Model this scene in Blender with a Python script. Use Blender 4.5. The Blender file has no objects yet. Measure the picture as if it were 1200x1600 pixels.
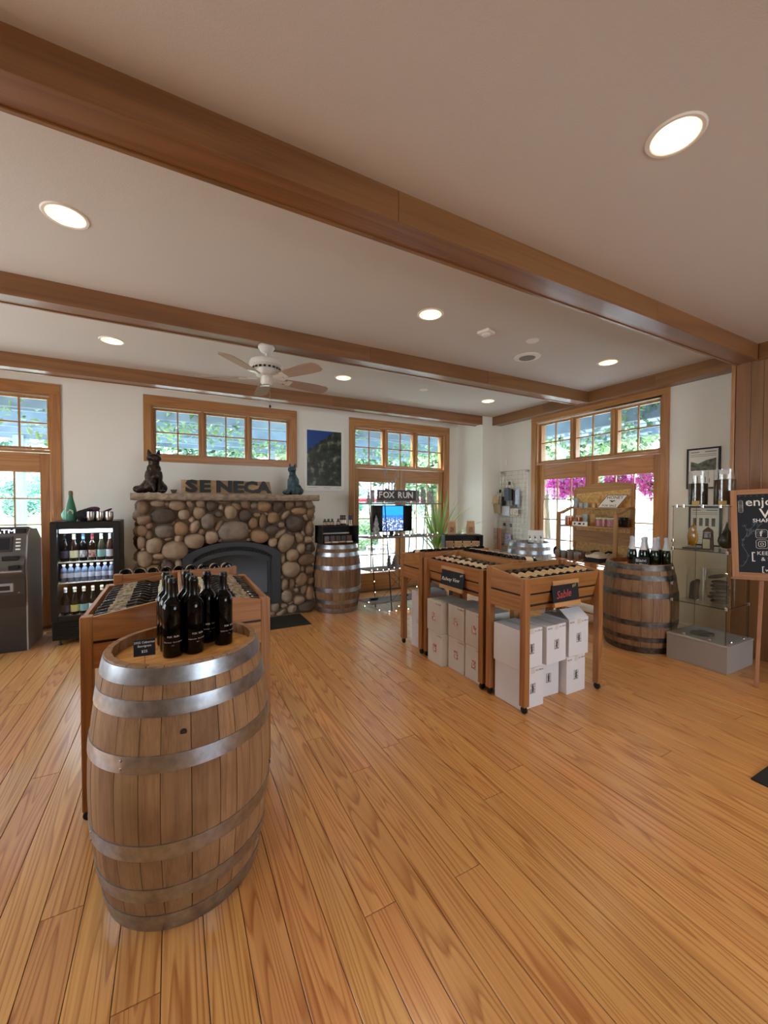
import bpy, math, random
from mathutils import Matrix, Vector, noise
random.seed(7)
PI = math.pi
SC = bpy.context.scene
COL = SC.collection

# ---------------------------------------------------------------- camera, world, sun, exposure
def srgb(h, k=1.0):
    h = h.lstrip('#'); c = [int(h[i:i+2], 16)/255 for i in (0, 2, 4)]
    return tuple(k*(x/12.92 if x <= .04045 else ((x+.055)/1.055)**2.4) for x in c)

cam = bpy.data.cameras.new('camera'); camo = bpy.data.objects.new('camera', cam); COL.objects.link(camo)
yaw, pitch, roll = math.radians(27.954), math.radians(-1.305), math.radians(.142)
fw = Vector((math.sin(yaw)*math.cos(pitch), math.cos(yaw)*math.cos(pitch), math.sin(pitch)))
rt = Vector((math.cos(yaw), -math.sin(yaw), 0)); up = rt.cross(fw)
r2 = math.cos(roll)*rt + math.sin(roll)*up; u2 = -math.sin(roll)*rt + math.cos(roll)*up
camo.matrix_world = Matrix(((r2.x, u2.x, -fw.x, 0), (r2.y, u2.y, -fw.y, 0), (r2.z, u2.z, -fw.z, 1.55), (0, 0, 0, 1)))
cam.sensor_fit = 'VERTICAL'; cam.sensor_height = 36; cam.lens = 623.6/1600*36; cam.clip_start = .02; cam.clip_end = 500
SC.camera = camo

w = bpy.data.worlds.new('sky'); SC.world = w; w.use_nodes = True
nt = w.node_tree; bg = nt.nodes['Background']
tc = nt.nodes.new('ShaderNodeTexCoord'); sp = nt.nodes.new('ShaderNodeSeparateXYZ'); cr = nt.nodes.new('ShaderNodeValToRGB')
nt.links.new(tc.outputs['Generated'], sp.inputs[0]); nt.links.new(sp.outputs['Z'], cr.inputs[0]); nt.links.new(cr.outputs[0], bg.inputs[0])
cr.color_ramp.elements[0].position = 0; cr.color_ramp.elements[0].color = (.93, .97, 1, 1)
cr.color_ramp.elements[1].position = .7; cr.color_ramp.elements[1].color = (.50, .72, 1, 1)
bg.inputs[1].default_value = 6.5

sun = bpy.data.lights.new('sun', 'SUN'); suno = bpy.data.objects.new('sun', sun); COL.objects.link(suno)
sun.energy = 9; sun.angle = .01; sun.color = (1, .95, .86)
suno.rotation_euler = Vector((.80, -.30, -.95)).to_track_quat('-Z', 'Y').to_euler()

def portal(name, loc, size, direction):
    l = bpy.data.lights.new(name, 'AREA'); l.shape = 'RECTANGLE'; l.size, l.size_y = size
    l.cycles.is_portal = True
    o = bpy.data.objects.new(name, l); COL.objects.link(o); o.location = loc
    o.rotation_euler = Vector(direction).to_track_quat('-Z', 'Z').to_euler()
portal('portal', (-2.25, 6.6, 1.43), (1.95, 2.86), (0, -1, 0))
portal('portal', (.7, 6.6, 2.5), (1.95, .72), (0, -1, 0))
portal('portal', (3.67, 6.6, 1.43), (1.95, 2.86), (0, -1, 0))
portal('portal', (5.75, 3.73, 1.43), (1.95, 2.86), (-1, 0, 0))
portal('portal', (-4.0, 3.2, 1.7), (2.6, 1.6), (1, 0, 0))

portal('portal', (2.7, -3.6, 1.75), (2.8, 1.7), (0, 1, 0))
SC.view_settings.view_transform = 'Standard'; SC.view_settings.look = 'None'
SC.view_settings.gamma = 1; SC.view_settings.use_curve_mapping = False
SC.view_settings.exposure = 0.98
SC.render.engine = 'CYCLES'
SC.cycles.max_bounces = 8; SC.cycles.diffuse_bounces = 5; SC.cycles.transparent_max_bounces = 24
SC.cycles.caustics_reflective = False; SC.cycles.caustics_refractive = False; SC.cycles.sample_clamp_indirect = 6

# ---------------------------------------------------------------- mesh builder
class MB:
    def __init__(s): s.v = []; s.f = []; s.smooth = False
    def mark(s): return len(s.v)
    def xf(s, i, M):
        for k in range(i, len(s.v)): s.v[k] = tuple(M @ Vector(s.v[k]))
        return s
    def box(s, x0, x1, y0, y1, z0, z1, c=0, M=None):
        i = len(s.v)
        X, Y, Z = (x0, x1), (y0, y1), (z0, z1)
        if c <= 0:
            for a in (0, 1):
                for b in (0, 1):
                    for d in (0, 1): s.v.append((X[a], Y[b], Z[d]))
            for q in ((0, 1, 3, 2), (4, 6, 7, 5), (0, 4, 5, 1), (2, 3, 7, 6), (0, 2, 6, 4), (1, 5, 7, 3)): s.f.append([i+k for k in q])
        else:
            def vid(a, b, d, k): return i + ((a*2+b)*2+d)*3+k
            for a in (0, 1):
                for b in (0, 1):
                    for d in (0, 1):
                        sx, sy, sz = (1, -1)[a], (1, -1)[b], (1, -1)[d]
                        s.v.append((X[a], Y[b]+sy*c, Z[d]+sz*c)); s.v.append((X[a]+sx*c, Y[b], Z[d]+sz*c)); s.v.append((X[a]+sx*c, Y[b]+sy*c, Z[d]))
            R = ((0, 0), (0, 1), (1, 1), (1, 0))
            s.f.append([vid(0, b, d, 0) for b, d in R]); s.f.append([vid(1, b, d, 0) for b, d in R[::-1]])
            s.f.append([vid(a, 0, d, 1) for a, d in R[::-1]]); s.f.append([vid(a, 1, d, 1) for a, d in R])
            s.f.append([vid(a, b, 0, 2) for a, b in R]); s.f.append([vid(a, b, 1, 2) for a, b in R[::-1]])
            for b in (0, 1):
                for d in (0, 1): s.f.append([vid(0, b, d, 1), vid(1, b, d, 1), vid(1, b, d, 2), vid(0, b, d, 2)])
            for a in (0, 1):
                for d in (0, 1): s.f.append([vid(a, 0, d, 0), vid(a, 1, d, 0), vid(a, 1, d, 2), vid(a, 0, d, 2)])
            for a in (0, 1):
                for b in (0, 1): s.f.append([vid(a, b, 0, 0), vid(a, b, 1, 0), vid(a, b, 1, 1), vid(a, b, 0, 1)])
            for a in (0, 1):
                for b in (0, 1):
                    for d in (0, 1): s.f.append([vid(a, b, d, 0), vid(a, b, d, 1), vid(a, b, d, 2)])
        if M is not None: s.xf(i, M)
        return s
    def beam(s, p, q, w, h, c=0, upv=(0, 0, 1)):
        p, q = Vector(p), Vector(q); d = q-p; L = d.length; d.normalize()
        u = Vector(upv); sd = d.cross(u)
        if sd.length < 1e-4: sd = d.cross(Vector((0, 1, 0)))
        sd.normalize(); u = sd.cross(d)
        M = Matrix(((d.x, sd.x, u.x, p.x), (d.y, sd.y, u.y, p.y), (d.z, sd.z, u.z, p.z), (0, 0, 0, 1)))
        return s.box(0, L, -w/2, w/2, -h/2, h/2, c, M)
    def lathe(s, prof, n=24, M=None, closed=False, a0=0, a1=2*PI):
        i = len(s.v); full = abs(a1-a0-2*PI) < 1e-6; m = n if full else n+1
        for r, z in prof:
            for k in range(m):
                a = a0+(a1-a0)*k/n; s.v.append((r*math.cos(a), r*math.sin(a), z))
        for j in range(len(prof)-1):
            for k in range(n):
                k2 = (k+1) % m
                s.f.append([i+j*m+k, i+j*m+k2, i+(j+1)*m+k2, i+(j+1)*m+k])
        if full and not closed:
            if prof[0][0] > 1e-5: s.f.append([i+k for k in range(m)][::-1])
            if prof[-1][0] > 1e-5: s.f.append([i+(len(prof)-1)*m+k for k in range(m)])
        if M is not None: s.xf(i, M)
        s.smooth = True; return s
    def tube(s, pts, r, n=8, cap=True):
        pts = [Vector(p) for p in pts]; i = len(s.v); N = len(pts)
        rr = r if isinstance(r, (list, tuple)) else [r]*N
        prev = None
        for k, p in enumerate(pts):
            d = (pts[min(k+1, N-1)]-pts[max(k-1, 0)])
            if d.length < 1e-9: d = Vector((0, 0, 1))
            d.normalize()
            if prev is None:
                a = Vector((0, 0, 1)) if abs(d.z) < .9 else Vector((1, 0, 0)); a = (a-d*a.dot(d)).normalized()
            else:
                a = (prev-d*prev.dot(d)).normalized()
            prev = a; b = d.cross(a)
            for j in range(n):
                t = 2*PI*j/n; s.v.append(tuple(p+rr[k]*(math.cos(t)*a+math.sin(t)*b)))
        for k in range(N-1):
            for j in range(n):
                j2 = (j+1) % n; s.f.append([i+k*n+j, i+k*n+j2, i+(k+1)*n+j2, i+(k+1)*n+j])
        if cap: s.f.append([i+j for j in range(n)][::-1]); s.f.append([i+(N-1)*n+j for j in range(n)])
        s.smooth = True; return s
    def prism(s, poly, z0, z1, M=None):
        i = len(s.v); n = len(poly)
        for z in (z0, z1):
            for x, y in poly: s.v.append((x, y, z))
        s.f.append([i+k for k in range(n)][::-1]); s.f.append([i+n+k for k in range(n)])
        for k in range(n): s.f.append([i+k, i+(k+1) % n, i+n+(k+1) % n, i+n+k])
        if M is not None: s.xf(i, M)
        return s
    def ball(s, c, r, n=12, m=8, M=None):
        if not isinstance(r, (list, tuple)): r = (r, r, r)
        i = len(s.v); c = Vector(c)
        T = Matrix.Translation(c) @ (M if M is not None else Matrix()) @ Matrix.Diagonal((r[0], r[1], r[2], 1))
        s.v.append((0, 0, -1))
        for a in range(1, m):
            t = PI*a/m
            for k in range(n): s.v.append((math.sin(t)*math.cos(2*PI*k/n), math.sin(t)*math.sin(2*PI*k/n), -math.cos(t)))
        s.v.append((0, 0, 1)); e = len(s.v)-1
        for k in range(n):
            s.f.append([i, i+1+(k+1) % n, i+1+k]); s.f.append([e, i+1+(m-2)*n+k, i+1+(m-2)*n+(k+1) % n])
            for a in range(m-2): s.f.append([i+1+a*n+k, i+1+a*n+(k+1) % n, i+1+(a+1)*n+(k+1) % n, i+1+(a+1)*n+k])
        s.xf(i, T); s.smooth = True; return s
    def mesh(s, name, mat=None, smooth=None, angle=35):
        me = bpy.data.meshes.new(name); me.from_pydata(s.v, [], s.f)
        sm = s.smooth if smooth is None else smooth
        if sm:
            me.polygons.foreach_set('use_smooth', [True]*len(me.polygons)); me.set_sharp_from_angle(angle=math.radians(angle))
        if mat is not None: me.materials.append(mat)
        me.update(); return me

def Rz(a): return Matrix.Rotation(a, 4, 'Z')
def Rx(a): return Matrix.Rotation(a, 4, 'X')
def Ry(a): return Matrix.Rotation(a, 4, 'Y')
def T(x, y=0, z=0): return Matrix.Translation((x, y, z))

def link(name, data, parent=None, M=None):
    o = bpy.data.objects.new(name, data); COL.objects.link(o)
    if parent is not None: o.parent = parent
    if M is not None: o.matrix_local = M
    return o
def part(name, mb, mat, parent=None, M=None, smooth=None, label=None, angle=35, kind=None):
    o = link(name, mb.mesh(name, mat, smooth, angle) if isinstance(mb, MB) else mb, parent, M)
    if label: o['label'] = label
    if kind: o['kind'] = kind
    return o
def tag(o, label, cat, group=None, kind=None):
    o['label'] = label; o['category'] = cat
    if group: o['group'] = group
    if kind: o['kind'] = kind
    return o
def thing(name, label, cat, M=None, group=None, kind=None):
    return tag(link(name, None, None, M), label, cat, group, kind)
def solo(name, mb, mat, label, cat, M=None, group=None, kind=None, smooth=None, angle=35):
    return tag(part(name, mb, mat, None, M, smooth, None, angle), label, cat, group, kind)
def dup(root, M, label=None, group=None):
    r = root.copy(); COL.objects.link(r); r.matrix_world = M
    if label: r['label'] = label
    if group: r['group'] = group
    for ch in root.children:
        c = ch.copy(); COL.objects.link(c); c.parent = r
        for g in ch.children:
            d = g.copy(); COL.objects.link(d); d.parent = c
    return r
def text(body, size, mat, parent, M, name='lettering', ext=.0006, align='CENTER', bold=0, sx=1, shear=0):
    c = bpy.data.curves.new(name, 'FONT'); c.body = body; c.size = size; c.extrude = ext; c.align_x = align; c.align_y = 'CENTER'
    c.resolution_u = 2; c.shear = shear; c.offset = bold; c.materials.append(mat)
    t = bpy.data.objects.new(name, c); me = bpy.data.meshes.new_from_object(t)
    if not me.materials: me.materials.append(mat)
    bpy.data.objects.remove(t)
    return link(name, me, parent, M @ Matrix.Diagonal((sx, 1, 1, 1)))
# a face that looks along -Y: letters upright, reading left to right
FACE_Y = Rx(PI/2)
ORD = ['first', 'second', 'third', 'fourth', 'fifth', 'sixth', 'seventh', 'eighth', 'ninth', 'tenth', 'eleventh', 'twelfth']

# ---------------------------------------------------------------- materials
MC = {}
def pmat(name, color=(.5, .5, .5), rough=.5, metal=0, emit=None, es=0, spec=None, coat=0, bump=0, bscale=60, var=0, trans=0, ior=1.45, alpha=1, mottle=0, mscale=8, col2=None):
    if name in MC: return MC[name]
    if isinstance(color, str): color = srgb(color)
    m = bpy.data.materials.new(name); MC[name] = m; m.use_nodes = True
    n = m.node_tree; b = n.nodes['Principled BSDF']
    b.inputs['Base Color'].default_value = (*color, 1); b.inputs['Roughness'].default_value = rough; b.inputs['Metallic'].default_value = metal
    b.inputs['IOR'].default_value = ior
    if coat: b.inputs['Coat Weight'].default_value = coat; b.inputs['Coat Roughness'].default_value = .08
    if trans: b.inputs['Transmission Weight'].default_value = trans
    if alpha < 1: b.inputs['Alpha'].default_value = alpha
    if emit is not None:
        if isinstance(emit, str): emit = srgb(emit)
        b.inputs['Emission Color'].default_value = (*emit, 1); b.inputs['Emission Strength'].default_value = es
    if bump or mottle:
        t = n.nodes.new('ShaderNodeTexCoord')
    if bump:
        ns = n.nodes.new('ShaderNodeTexNoise'); ns.inputs['Scale'].default_value = bscale; ns.inputs['Detail'].default_value = 4
        bp = n.nodes.new('ShaderNodeBump'); bp.inputs['Strength'].default_value = bump; bp.inputs['Distance'].default_value = .01
        n.links.new(t.outputs['Object'], ns.inputs['Vector']); n.links.new(ns.outputs['Fac'], bp.inputs['Height']); n.links.new(bp.outputs[0], b.inputs['Normal'])
    src = None
    if mottle:
        if isinstance(col2, str): col2 = srgb(col2)
        ns = n.nodes.new('ShaderNodeTexNoise'); ns.inputs['Scale'].default_value = mscale; ns.inputs['Detail'].default_value = 5
        oi = n.nodes.new('ShaderNodeObjectInfo'); ad = n.nodes.new('ShaderNodeVectorMath'); ad.operation = 'MULTIPLY_ADD'
        ad.inputs[1].default_value = (1, 1, 1)
        sc = n.nodes.new('ShaderNodeVectorMath'); sc.operation = 'SCALE'; sc.inputs[0].default_value = (17, 11, 5); n.links.new(oi.outputs['Random'], sc.inputs['Scale'])
        n.links.new(t.outputs['Object'], ad.inputs[0]); n.links.new(sc.outputs[0], ad.inputs[2]); n.links.new(ad.outputs[0], ns.inputs['Vector'])
        mr = n.nodes.new('ShaderNodeMapRange'); mr.inputs['From Min'].default_value = .35; mr.inputs['From Max'].default_value = .65; mr.inputs['To Max'].default_value = mottle
        mx = n.nodes.new('ShaderNodeMix'); mx.data_type = 'RGBA'; mx.inputs['A'].default_value = (*color, 1); mx.inputs['B'].default_value = (*(col2 or tuple(c*.5 for c in color)), 1)
        n.links.new(ns.outputs['Fac'], mr.inputs['Value']); n.links.new(mr.outputs[0], mx.inputs['Factor']); src = mx.outputs['Result']
    if var:
        oi = n.nodes.new('ShaderNodeObjectInfo'); mr = n.nodes.new('ShaderNodeMapRange'); mr.inputs['To Min'].default_value = 1-var; mr.inputs['To Max'].default_value = 1+var
        hs = n.nodes.new('ShaderNodeHueSaturation'); hs.inputs['Color'].default_value = (*color, 1)
        n.links.new(oi.outputs['Random'], mr.inputs['Value']); n.links.new(mr.outputs[0], hs.inputs['Value'])
        if src is not None: n.links.new(src, hs.inputs['Color'])
        src = hs.outputs[0]
    if src is not None: n.links.new(src, b.inputs['Base Color'])
    return m

def wood(name, light, dark, axis='Z', rough=.45, ring=9, along=.5, across=7, amt=1.0, fine=.35, var=.12, coat=0, band=(.35, .75), bump=.06, stain=None, offs=True):
    """sawn timber: contour bands of stretched noise give the cathedral figure, fine streaks the pores"""
    key = name
    if key in MC: return MC[key]
    m = bpy.data.materials.new(name); MC[key] = m; m.use_nodes = True
    n = m.node_tree; b = n.nodes['Principled BSDF']; L = n.links.new
    t = n.nodes.new('ShaderNodeTexCoord'); oi = n.nodes.new('ShaderNodeObjectInfo')
    sc = n.nodes.new('ShaderNodeVectorMath'); sc.operation = 'SCALE'; sc.inputs[0].default_value = (13.7, 9.1, 17.3) if offs else (0, 0, 0); L(oi.outputs['Random'], sc.inputs['Scale'])
    ad = n.nodes.new('ShaderNodeVectorMath'); ad.operation = 'ADD'; L(t.outputs['Object'], ad.inputs[0]); L(sc.outputs[0], ad.inputs[1])
    def scaled(a, c):
        mp = n.nodes.new('ShaderNodeVectorMath'); mp.operation = 'MULTIPLY'
        v = [c, c, c]; v['XYZ'.index(axis)] = a; mp.inputs[1].default_value = v; L(ad.outputs[0], mp.inputs[0]); return mp
    n1 = n.nodes.new('ShaderNodeTexNoise'); n1.inputs['Scale'].default_value = 1; n1.inputs['Detail'].default_value = 2.2; n1.inputs['Roughness'].default_value = .42
    L(scaled(along, across).outputs[0], n1.inputs['Vector'])
    mu = n.nodes.new('ShaderNodeMath'); mu.operation = 'MULTIPLY'; mu.inputs[1].default_value = ring; L(n1.outputs['Fac'], mu.inputs[0])
    fr = n.nodes.new('ShaderNodeMath'); fr.operation = 'FRACT'; L(mu.outputs[0], fr.inputs[0])
    rp = n.nodes.new('ShaderNodeValToRGB'); e = rp.color_ramp.elements
    e[0].position = 0; e[0].color = (0, 0, 0, 1); e[1].position = 1; e[1].color = (0, 0, 0, 1)
    x = rp.color_ramp.elements.new(band[1]); x.color = (1, 1, 1, 1); x = rp.color_ramp.elements.new(band[0]); x.color = (.12, .12, .12, 1)
    L(fr.outputs[0], rp.inputs[0])
    n2 = n.nodes.new('ShaderNodeTexNoise'); n2.inputs['Scale'].default_value = 1; n2.inputs['Detail'].default_value = 3
    L(scaled(along*5, across*22).outputs[0], n2.inputs['Vector'])
    m1 = n.nodes.new('ShaderNodeMath'); m1.operation = 'MULTIPLY'; m1.inputs[1].default_value = amt; L(rp.outputs[0], m1.inputs[0])
    m2 = n.nodes.new('ShaderNodeMapRange'); m2.inputs['From Min'].default_value = .35; m2.inputs['From Max'].default_value = .7; m2.inputs['To Max'].default_value = fine; L(n2.outputs['Fac'], m2.inputs['Value'])
    m3 = n.nodes.new('ShaderNodeMath'); m3.operation = 'ADD'; m3.use_clamp = True; L(m1.outputs[0], m3.inputs[0]); L(m2.outputs[0], m3.inputs[1])
    mx = n.nodes.new('ShaderNodeMix'); mx.data_type = 'RGBA'; mx.inputs['A'].default_value = (*srgb(light), 1); mx.inputs['B'].default_value = (*srgb(dark), 1); L(m3.outputs[0], mx.inputs['Factor'])
    last = mx.outputs['Result']
    if stain:
        n3 = n.nodes.new('ShaderNodeTexNoise'); n3.inputs['Scale'].default_value = 3.2; n3.inputs['Detail'].default_value = 5; L(ad.outputs[0], n3.inputs['Vector'])
        m4 = n.nodes.new('ShaderNodeMapRange'); m4.inputs['From Min'].default_value = .52; m4.inputs['From Max'].default_value = .75; m4.inputs['To Max'].default_value = .75; L(n3.outputs['Fac'], m4.inputs['Value'])
        mz = n.nodes.new('ShaderNodeMix'); mz.data_type = 'RGBA'; mz.inputs['B'].default_value = (*srgb(stain), 1); L(last, mz.inputs['A']); L(m4.outputs[0], mz.inputs['Factor']); last = mz.outputs['Result']
    hs = n.nodes.new('ShaderNodeHueSaturation'); mr = n.nodes.new('ShaderNodeMapRange'); mr.inputs['To Min'].default_value = 1-var; mr.inputs['To Max'].default_value = 1+var
    L(oi.outputs['Random'], mr.inputs['Value']); L(mr.outputs[0], hs.inputs['Value']); L(last, hs.inputs['Color'])
    mh = n.nodes.new('ShaderNodeMath'); mh.operation = 'MULTIPLY'; mh.inputs[1].default_value = 7.77; L(oi.outputs['Random'], mh.inputs[0])
    mf = n.nodes.new('ShaderNodeMath'); mf.operation = 'FRACT'; L(mh.outputs[0], mf.inputs[0])
    mg = n.nodes.new('ShaderNodeMapRange'); mg.inputs['To Min'].default_value = .5-var*.06; mg.inputs['To Max'].default_value = .5+var*.06; L(mf.outputs[0], mg.inputs['Value']); L(mg.outputs[0], hs.inputs['Hue'])
    L(hs.outputs[0], b.inputs['Base Color']); b.inputs['Roughness'].default_value = rough
    if coat: b.inputs['Coat Weight'].default_value = coat; b.inputs['Coat Roughness'].default_value = .18
    if bump:
        bp = n.nodes.new('ShaderNodeBump'); bp.inputs['Strength'].default_value = bump; bp.inputs['Distance'].default_value = .002; L(m3.outputs[0], bp.inputs['Height']); L(bp.outputs[0], b.inputs['Normal'])
    return m

def glassmat(name, tint=(1, 1, 1), refl=.08, rough=0.0):
    """thin clear sheet: straight-through light plus a mirror share that grows at grazing angles"""
    if name in MC: return MC[name]
    m = bpy.data.materials.new(name); MC[name] = m; m.use_nodes = True; n = m.node_tree; n.nodes.clear()
    o = n.nodes.new('ShaderNodeOutputMaterial'); tr = n.nodes.new('ShaderNodeBsdfTransparent'); gl = n.nodes.new('ShaderNodeBsdfGlossy'); mx = n.nodes.new('ShaderNodeMixShader')
    lw = n.nodes.new('ShaderNodeLayerWeight'); lw.inputs['Blend'].default_value = .5
    pw = n.nodes.new('ShaderNodeMath'); pw.operation = 'POWER'; pw.inputs[1].default_value = 5; n.links.new(lw.outputs['Facing'], pw.inputs[0])
    mu = n.nodes.new('ShaderNodeMath'); mu.operation = 'MULTIPLY_ADD'; mu.inputs[1].default_value = .75; mu.inputs[2].default_value = refl*.7; mu.use_clamp = True
    n.links.new(pw.outputs[0], mu.inputs[0]); n.links.new(mu.outputs[0], mx.inputs[0]); gl.inputs['Roughness'].default_value = rough
    tr.inputs[0].default_value = (*tint, 1); n.links.new(tr.outputs[0], mx.inputs[1]); n.links.new(gl.outputs[0], mx.inputs[2]); n.links.new(mx.outputs[0], o.inputs[0])
    return m

FIR = ('#B98450', '#966236')
fir_x = wood('fir_x', *FIR, axis='X', ring=7, amt=.5, coat=.3, rough=.4, var=.08)
fir_y = wood('fir_y', *FIR, axis='Y', ring=7, amt=.5, coat=.3, rough=.4, var=.08)
fir_z = wood('fir_z', *FIR, axis='Z', ring=7, amt=.5, coat=.3, rough=.4, var=.08)
beam_x = wood('beam_x', '#8C6038', '#6C4526', axis='X', ring=6, along=.25, across=3.5, amt=.5, rough=.38, coat=.35, var=.06)
beam_y = wood('beam_y', '#8C6038', '#6C4526', axis='Y', ring=6, along=.25, across=3.5, amt=.5, rough=.38, coat=.35, var=.06)
RK = ('#AC7645', '#87552C')
rack_x = wood('rack_x', *RK, axis='X', ring=9, amt=.55, rough=.42, coat=.25, var=.09)
rack_y = wood('rack_y', *RK, axis='Y', ring=9, amt=.55, rough=.42, coat=.25, var=.09)
rack_z = wood('rack_z', *RK, axis='Z', ring=9, amt=.55, rough=.42, coat=.25, var=.09)
floor_m = wood('heart_pine', '#D09A5E', '#9C602E', axis='Y', ring=32, along=.24, across=5.5, amt=.7, fine=.35, rough=.33, coat=.25, var=.075, band=(.5, .86), bump=.05)
oak = wood('barrel_oak', '#A07D5A', '#79583C', axis='Z', ring=6, along=.8, across=9, amt=.45, fine=.5, rough=.6, var=.12, stain='#6B4628')
oak_head = wood('barrel_head', '#D9A663', '#B67D3E', axis='X', ring=6, along=.8, across=9, amt=.5, rough=.5, var=.06)
oak_old = wood('barrel_oak_old', '#8E6C4B', '#5E4430', axis='Z', ring=6, along=.8, across=9, amt=.45, fine=.6, rough=.65, var=.2, stain='#54371F')
pine_z = wood('shelf_pine_z', '#B98D5E', '#94693F', axis='Z', amt=.45, rough=.6)
pine_y = wood('shelf_pine_y', '#B98D5E', '#94693F', axis='Y', amt=.45, rough=.6)
pine_x = wood('shelf_pine_x', '#B98D5E', '#94693F', axis='X', amt=.45, rough=.6)
grey_wood = wood('weathered_wood', '#8B8078', '#5E554F', axis='X', amt=.5, rough=.8, var=.1)
osb = pmat('osb', '#E2B97A', .6, mottle=.8, mscale=38, col2='#B88A48', bump=.2)
panel_z = wood('panel_z', '#8C5E3E', '#704829', axis='Z', ring=6, along=.3, across=4, amt=.5, rough=.45, var=.14, coat=.2)
steel = pmat('galvanised', '#B4BAC2', .36, 1, mottle=.6, mscale=30, col2='#868C96', bump=.05, bscale=25)
steel_old = pmat('old_hoop', '#7E7A76', .5, 1, mottle=.8, mscale=20, col2='#4E4844')
chrome = pmat('chrome', '#D8D8DA', .15, 1)
brush = pmat('brushed_steel', '#B0ACA8', .28, 1)
black = pmat('black_metal', '#121214', .4)
blackp = pmat('black_plastic', '#0E0E10', .35)
rubber = pmat('black_rubber', '#141414', .6)
wall_m = pmat('wall_paint', '#E9E6DE', .85, bump=.06, bscale=120)
ceil_m = pmat('ceiling_paint', '#CDC7C0', .9, bump=.15, bscale=160)
white = pmat('white_paint', '#EDEBE6', .5)
plinth_m = pmat('plinth_paint', '#A7A29D', .55)
slate = pmat('slate_mat', '#1E1E1C', .55, bump=.1, bscale=90)
chalk = pmat('chalkboard', '#16181E', .6, mottle=.5, mscale=9, col2='#20232A')
chalk_w = pmat('chalk_white', '#E8E6E2', .9)
chalk_r = pmat('chalk_red', '#C0504E', .9)
chalk_y = pmat('chalk_yellow', '#D8D27A', .9)
carton = pmat('carton', '#D9D4CB', .75, mottle=.25, mscale=6, col2='#C4BCB0', var=.04)
carton_w = pmat('carton_white', '#E2E2E6', .7, mottle=.15, mscale=6, col2='#CFCFD4', var=.03)
ink = pmat('ink', '#2A2A2C', .8)
red_print = pmat('red_print', '#A2382C', .7, mottle=1, mscale=60, col2='#E8D9C8')
grey_print = pmat('grey_print', '#8A8688', .7, mottle=1, mscale=70, col2='#D8D4D2')
bottle_black = pmat('bottle_black', '#030304', .05, ior=1.36)
bottle_green = pmat('bottle_green', '#0A1C0C', .05, ior=1.5, coat=.5)
bottle_brown = pmat('bottle_brown', '#1C0F08', .08, coat=.5)
foil_black = pmat('foil_black', '#0C0C0E', .3)
foil_white = pmat('foil_white', '#D5D8E0', .35)
foil_cream = pmat('foil_cream', '#CFCDB4', .5)
foil_blue = pmat('foil_blue', '#5C7A9C', .5)
foil_red = pmat('foil_red', '#7C3038', .45)
cream = pmat('label_cream', '#D9C7A8', .7, mottle=.3, mscale=50, col2='#B49872')
paper = pmat('paper', '#E8E6E0', .8)
teal_lab = pmat('label_teal', '#8FC0C4', .7)
clear = glassmat('clear_glass', (.98, .99, .985), .045)
case_glass = glassmat('case_glass', (.965, .98, .97), .04)
window_glass = glassmat('window_glass', (.96, .98, .98), .05)

# ================================================================ THE ROOM
CZ = 3.11
XR, XP = 5.36, 5.12      # right wall, panelled wall
YB = 6.22                # back wall face
YF, XL = -3.2, -3.6
# ---- floor: dark subfloor with individual boards on it
fl = part('floor', MB().box(XL, 5.5, YF, 6.3, -.06, -.014), pmat('subfloor', '#2A1A0E', .8)); tag(fl, 'orange heart pine board floor of the shop', 'floor', None, 'structure')
random.seed(11)
PW = .1335
k0 = int((XL+.312)/PW)-1
k = k0; butts = {7: [1.32], 10: [1.29], 15: [1.672], 0: [.93]}
while -.312+k*PW < 5.4:
    xa = max(-.312+k*PW, XL); xb = min(-.312+(k+1)*PW, 5.38)
    if xb-xa > .02:
        ys = [YF]; y = YF+random.uniform(.6, 3.2)
        while y < 5.6: ys.append(y); y += random.uniform(2.0, 4.2)
        for v in butts.get(k, []): ys = [q for q in ys if abs(q-v) > .9] + [v]
        ys = sorted(ys)+[6.24]
        if xb > 4.93: ys[-1] = 6.0
        for a, b in zip(ys[:-1], ys[1:]):
            g = .0013; c = .0013; z1 = random.uniform(-.0004, .0004)
            mb = MB(); x0, x1, y0, y1 = xa+g, xb-g, a+g, b-g
            mb.v = [(x0, y0, -.014), (x1, y0, -.014), (x1, y1, -.014), (x0, y1, -.014), (x0, y0, z1-c), (x1, y0, z1-c), (x1, y1, z1-c), (x0, y1, z1-c),
                    (x0+c, y0+c, z1), (x1-c, y0+c, z1), (x1-c, y1-c, z1), (x0+c, y1-c, z1)]
            mb.f = [(0, 1, 5, 4), (1, 2, 6, 5), (2, 3, 7, 6), (3, 0, 4, 7), (4, 5, 9, 8), (5, 6, 10, 9), (6, 7, 11, 10), (7, 4, 8, 11), (8, 9, 10, 11)]
            part('plank', mb, floor_m, fl)
    k += 1

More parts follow.
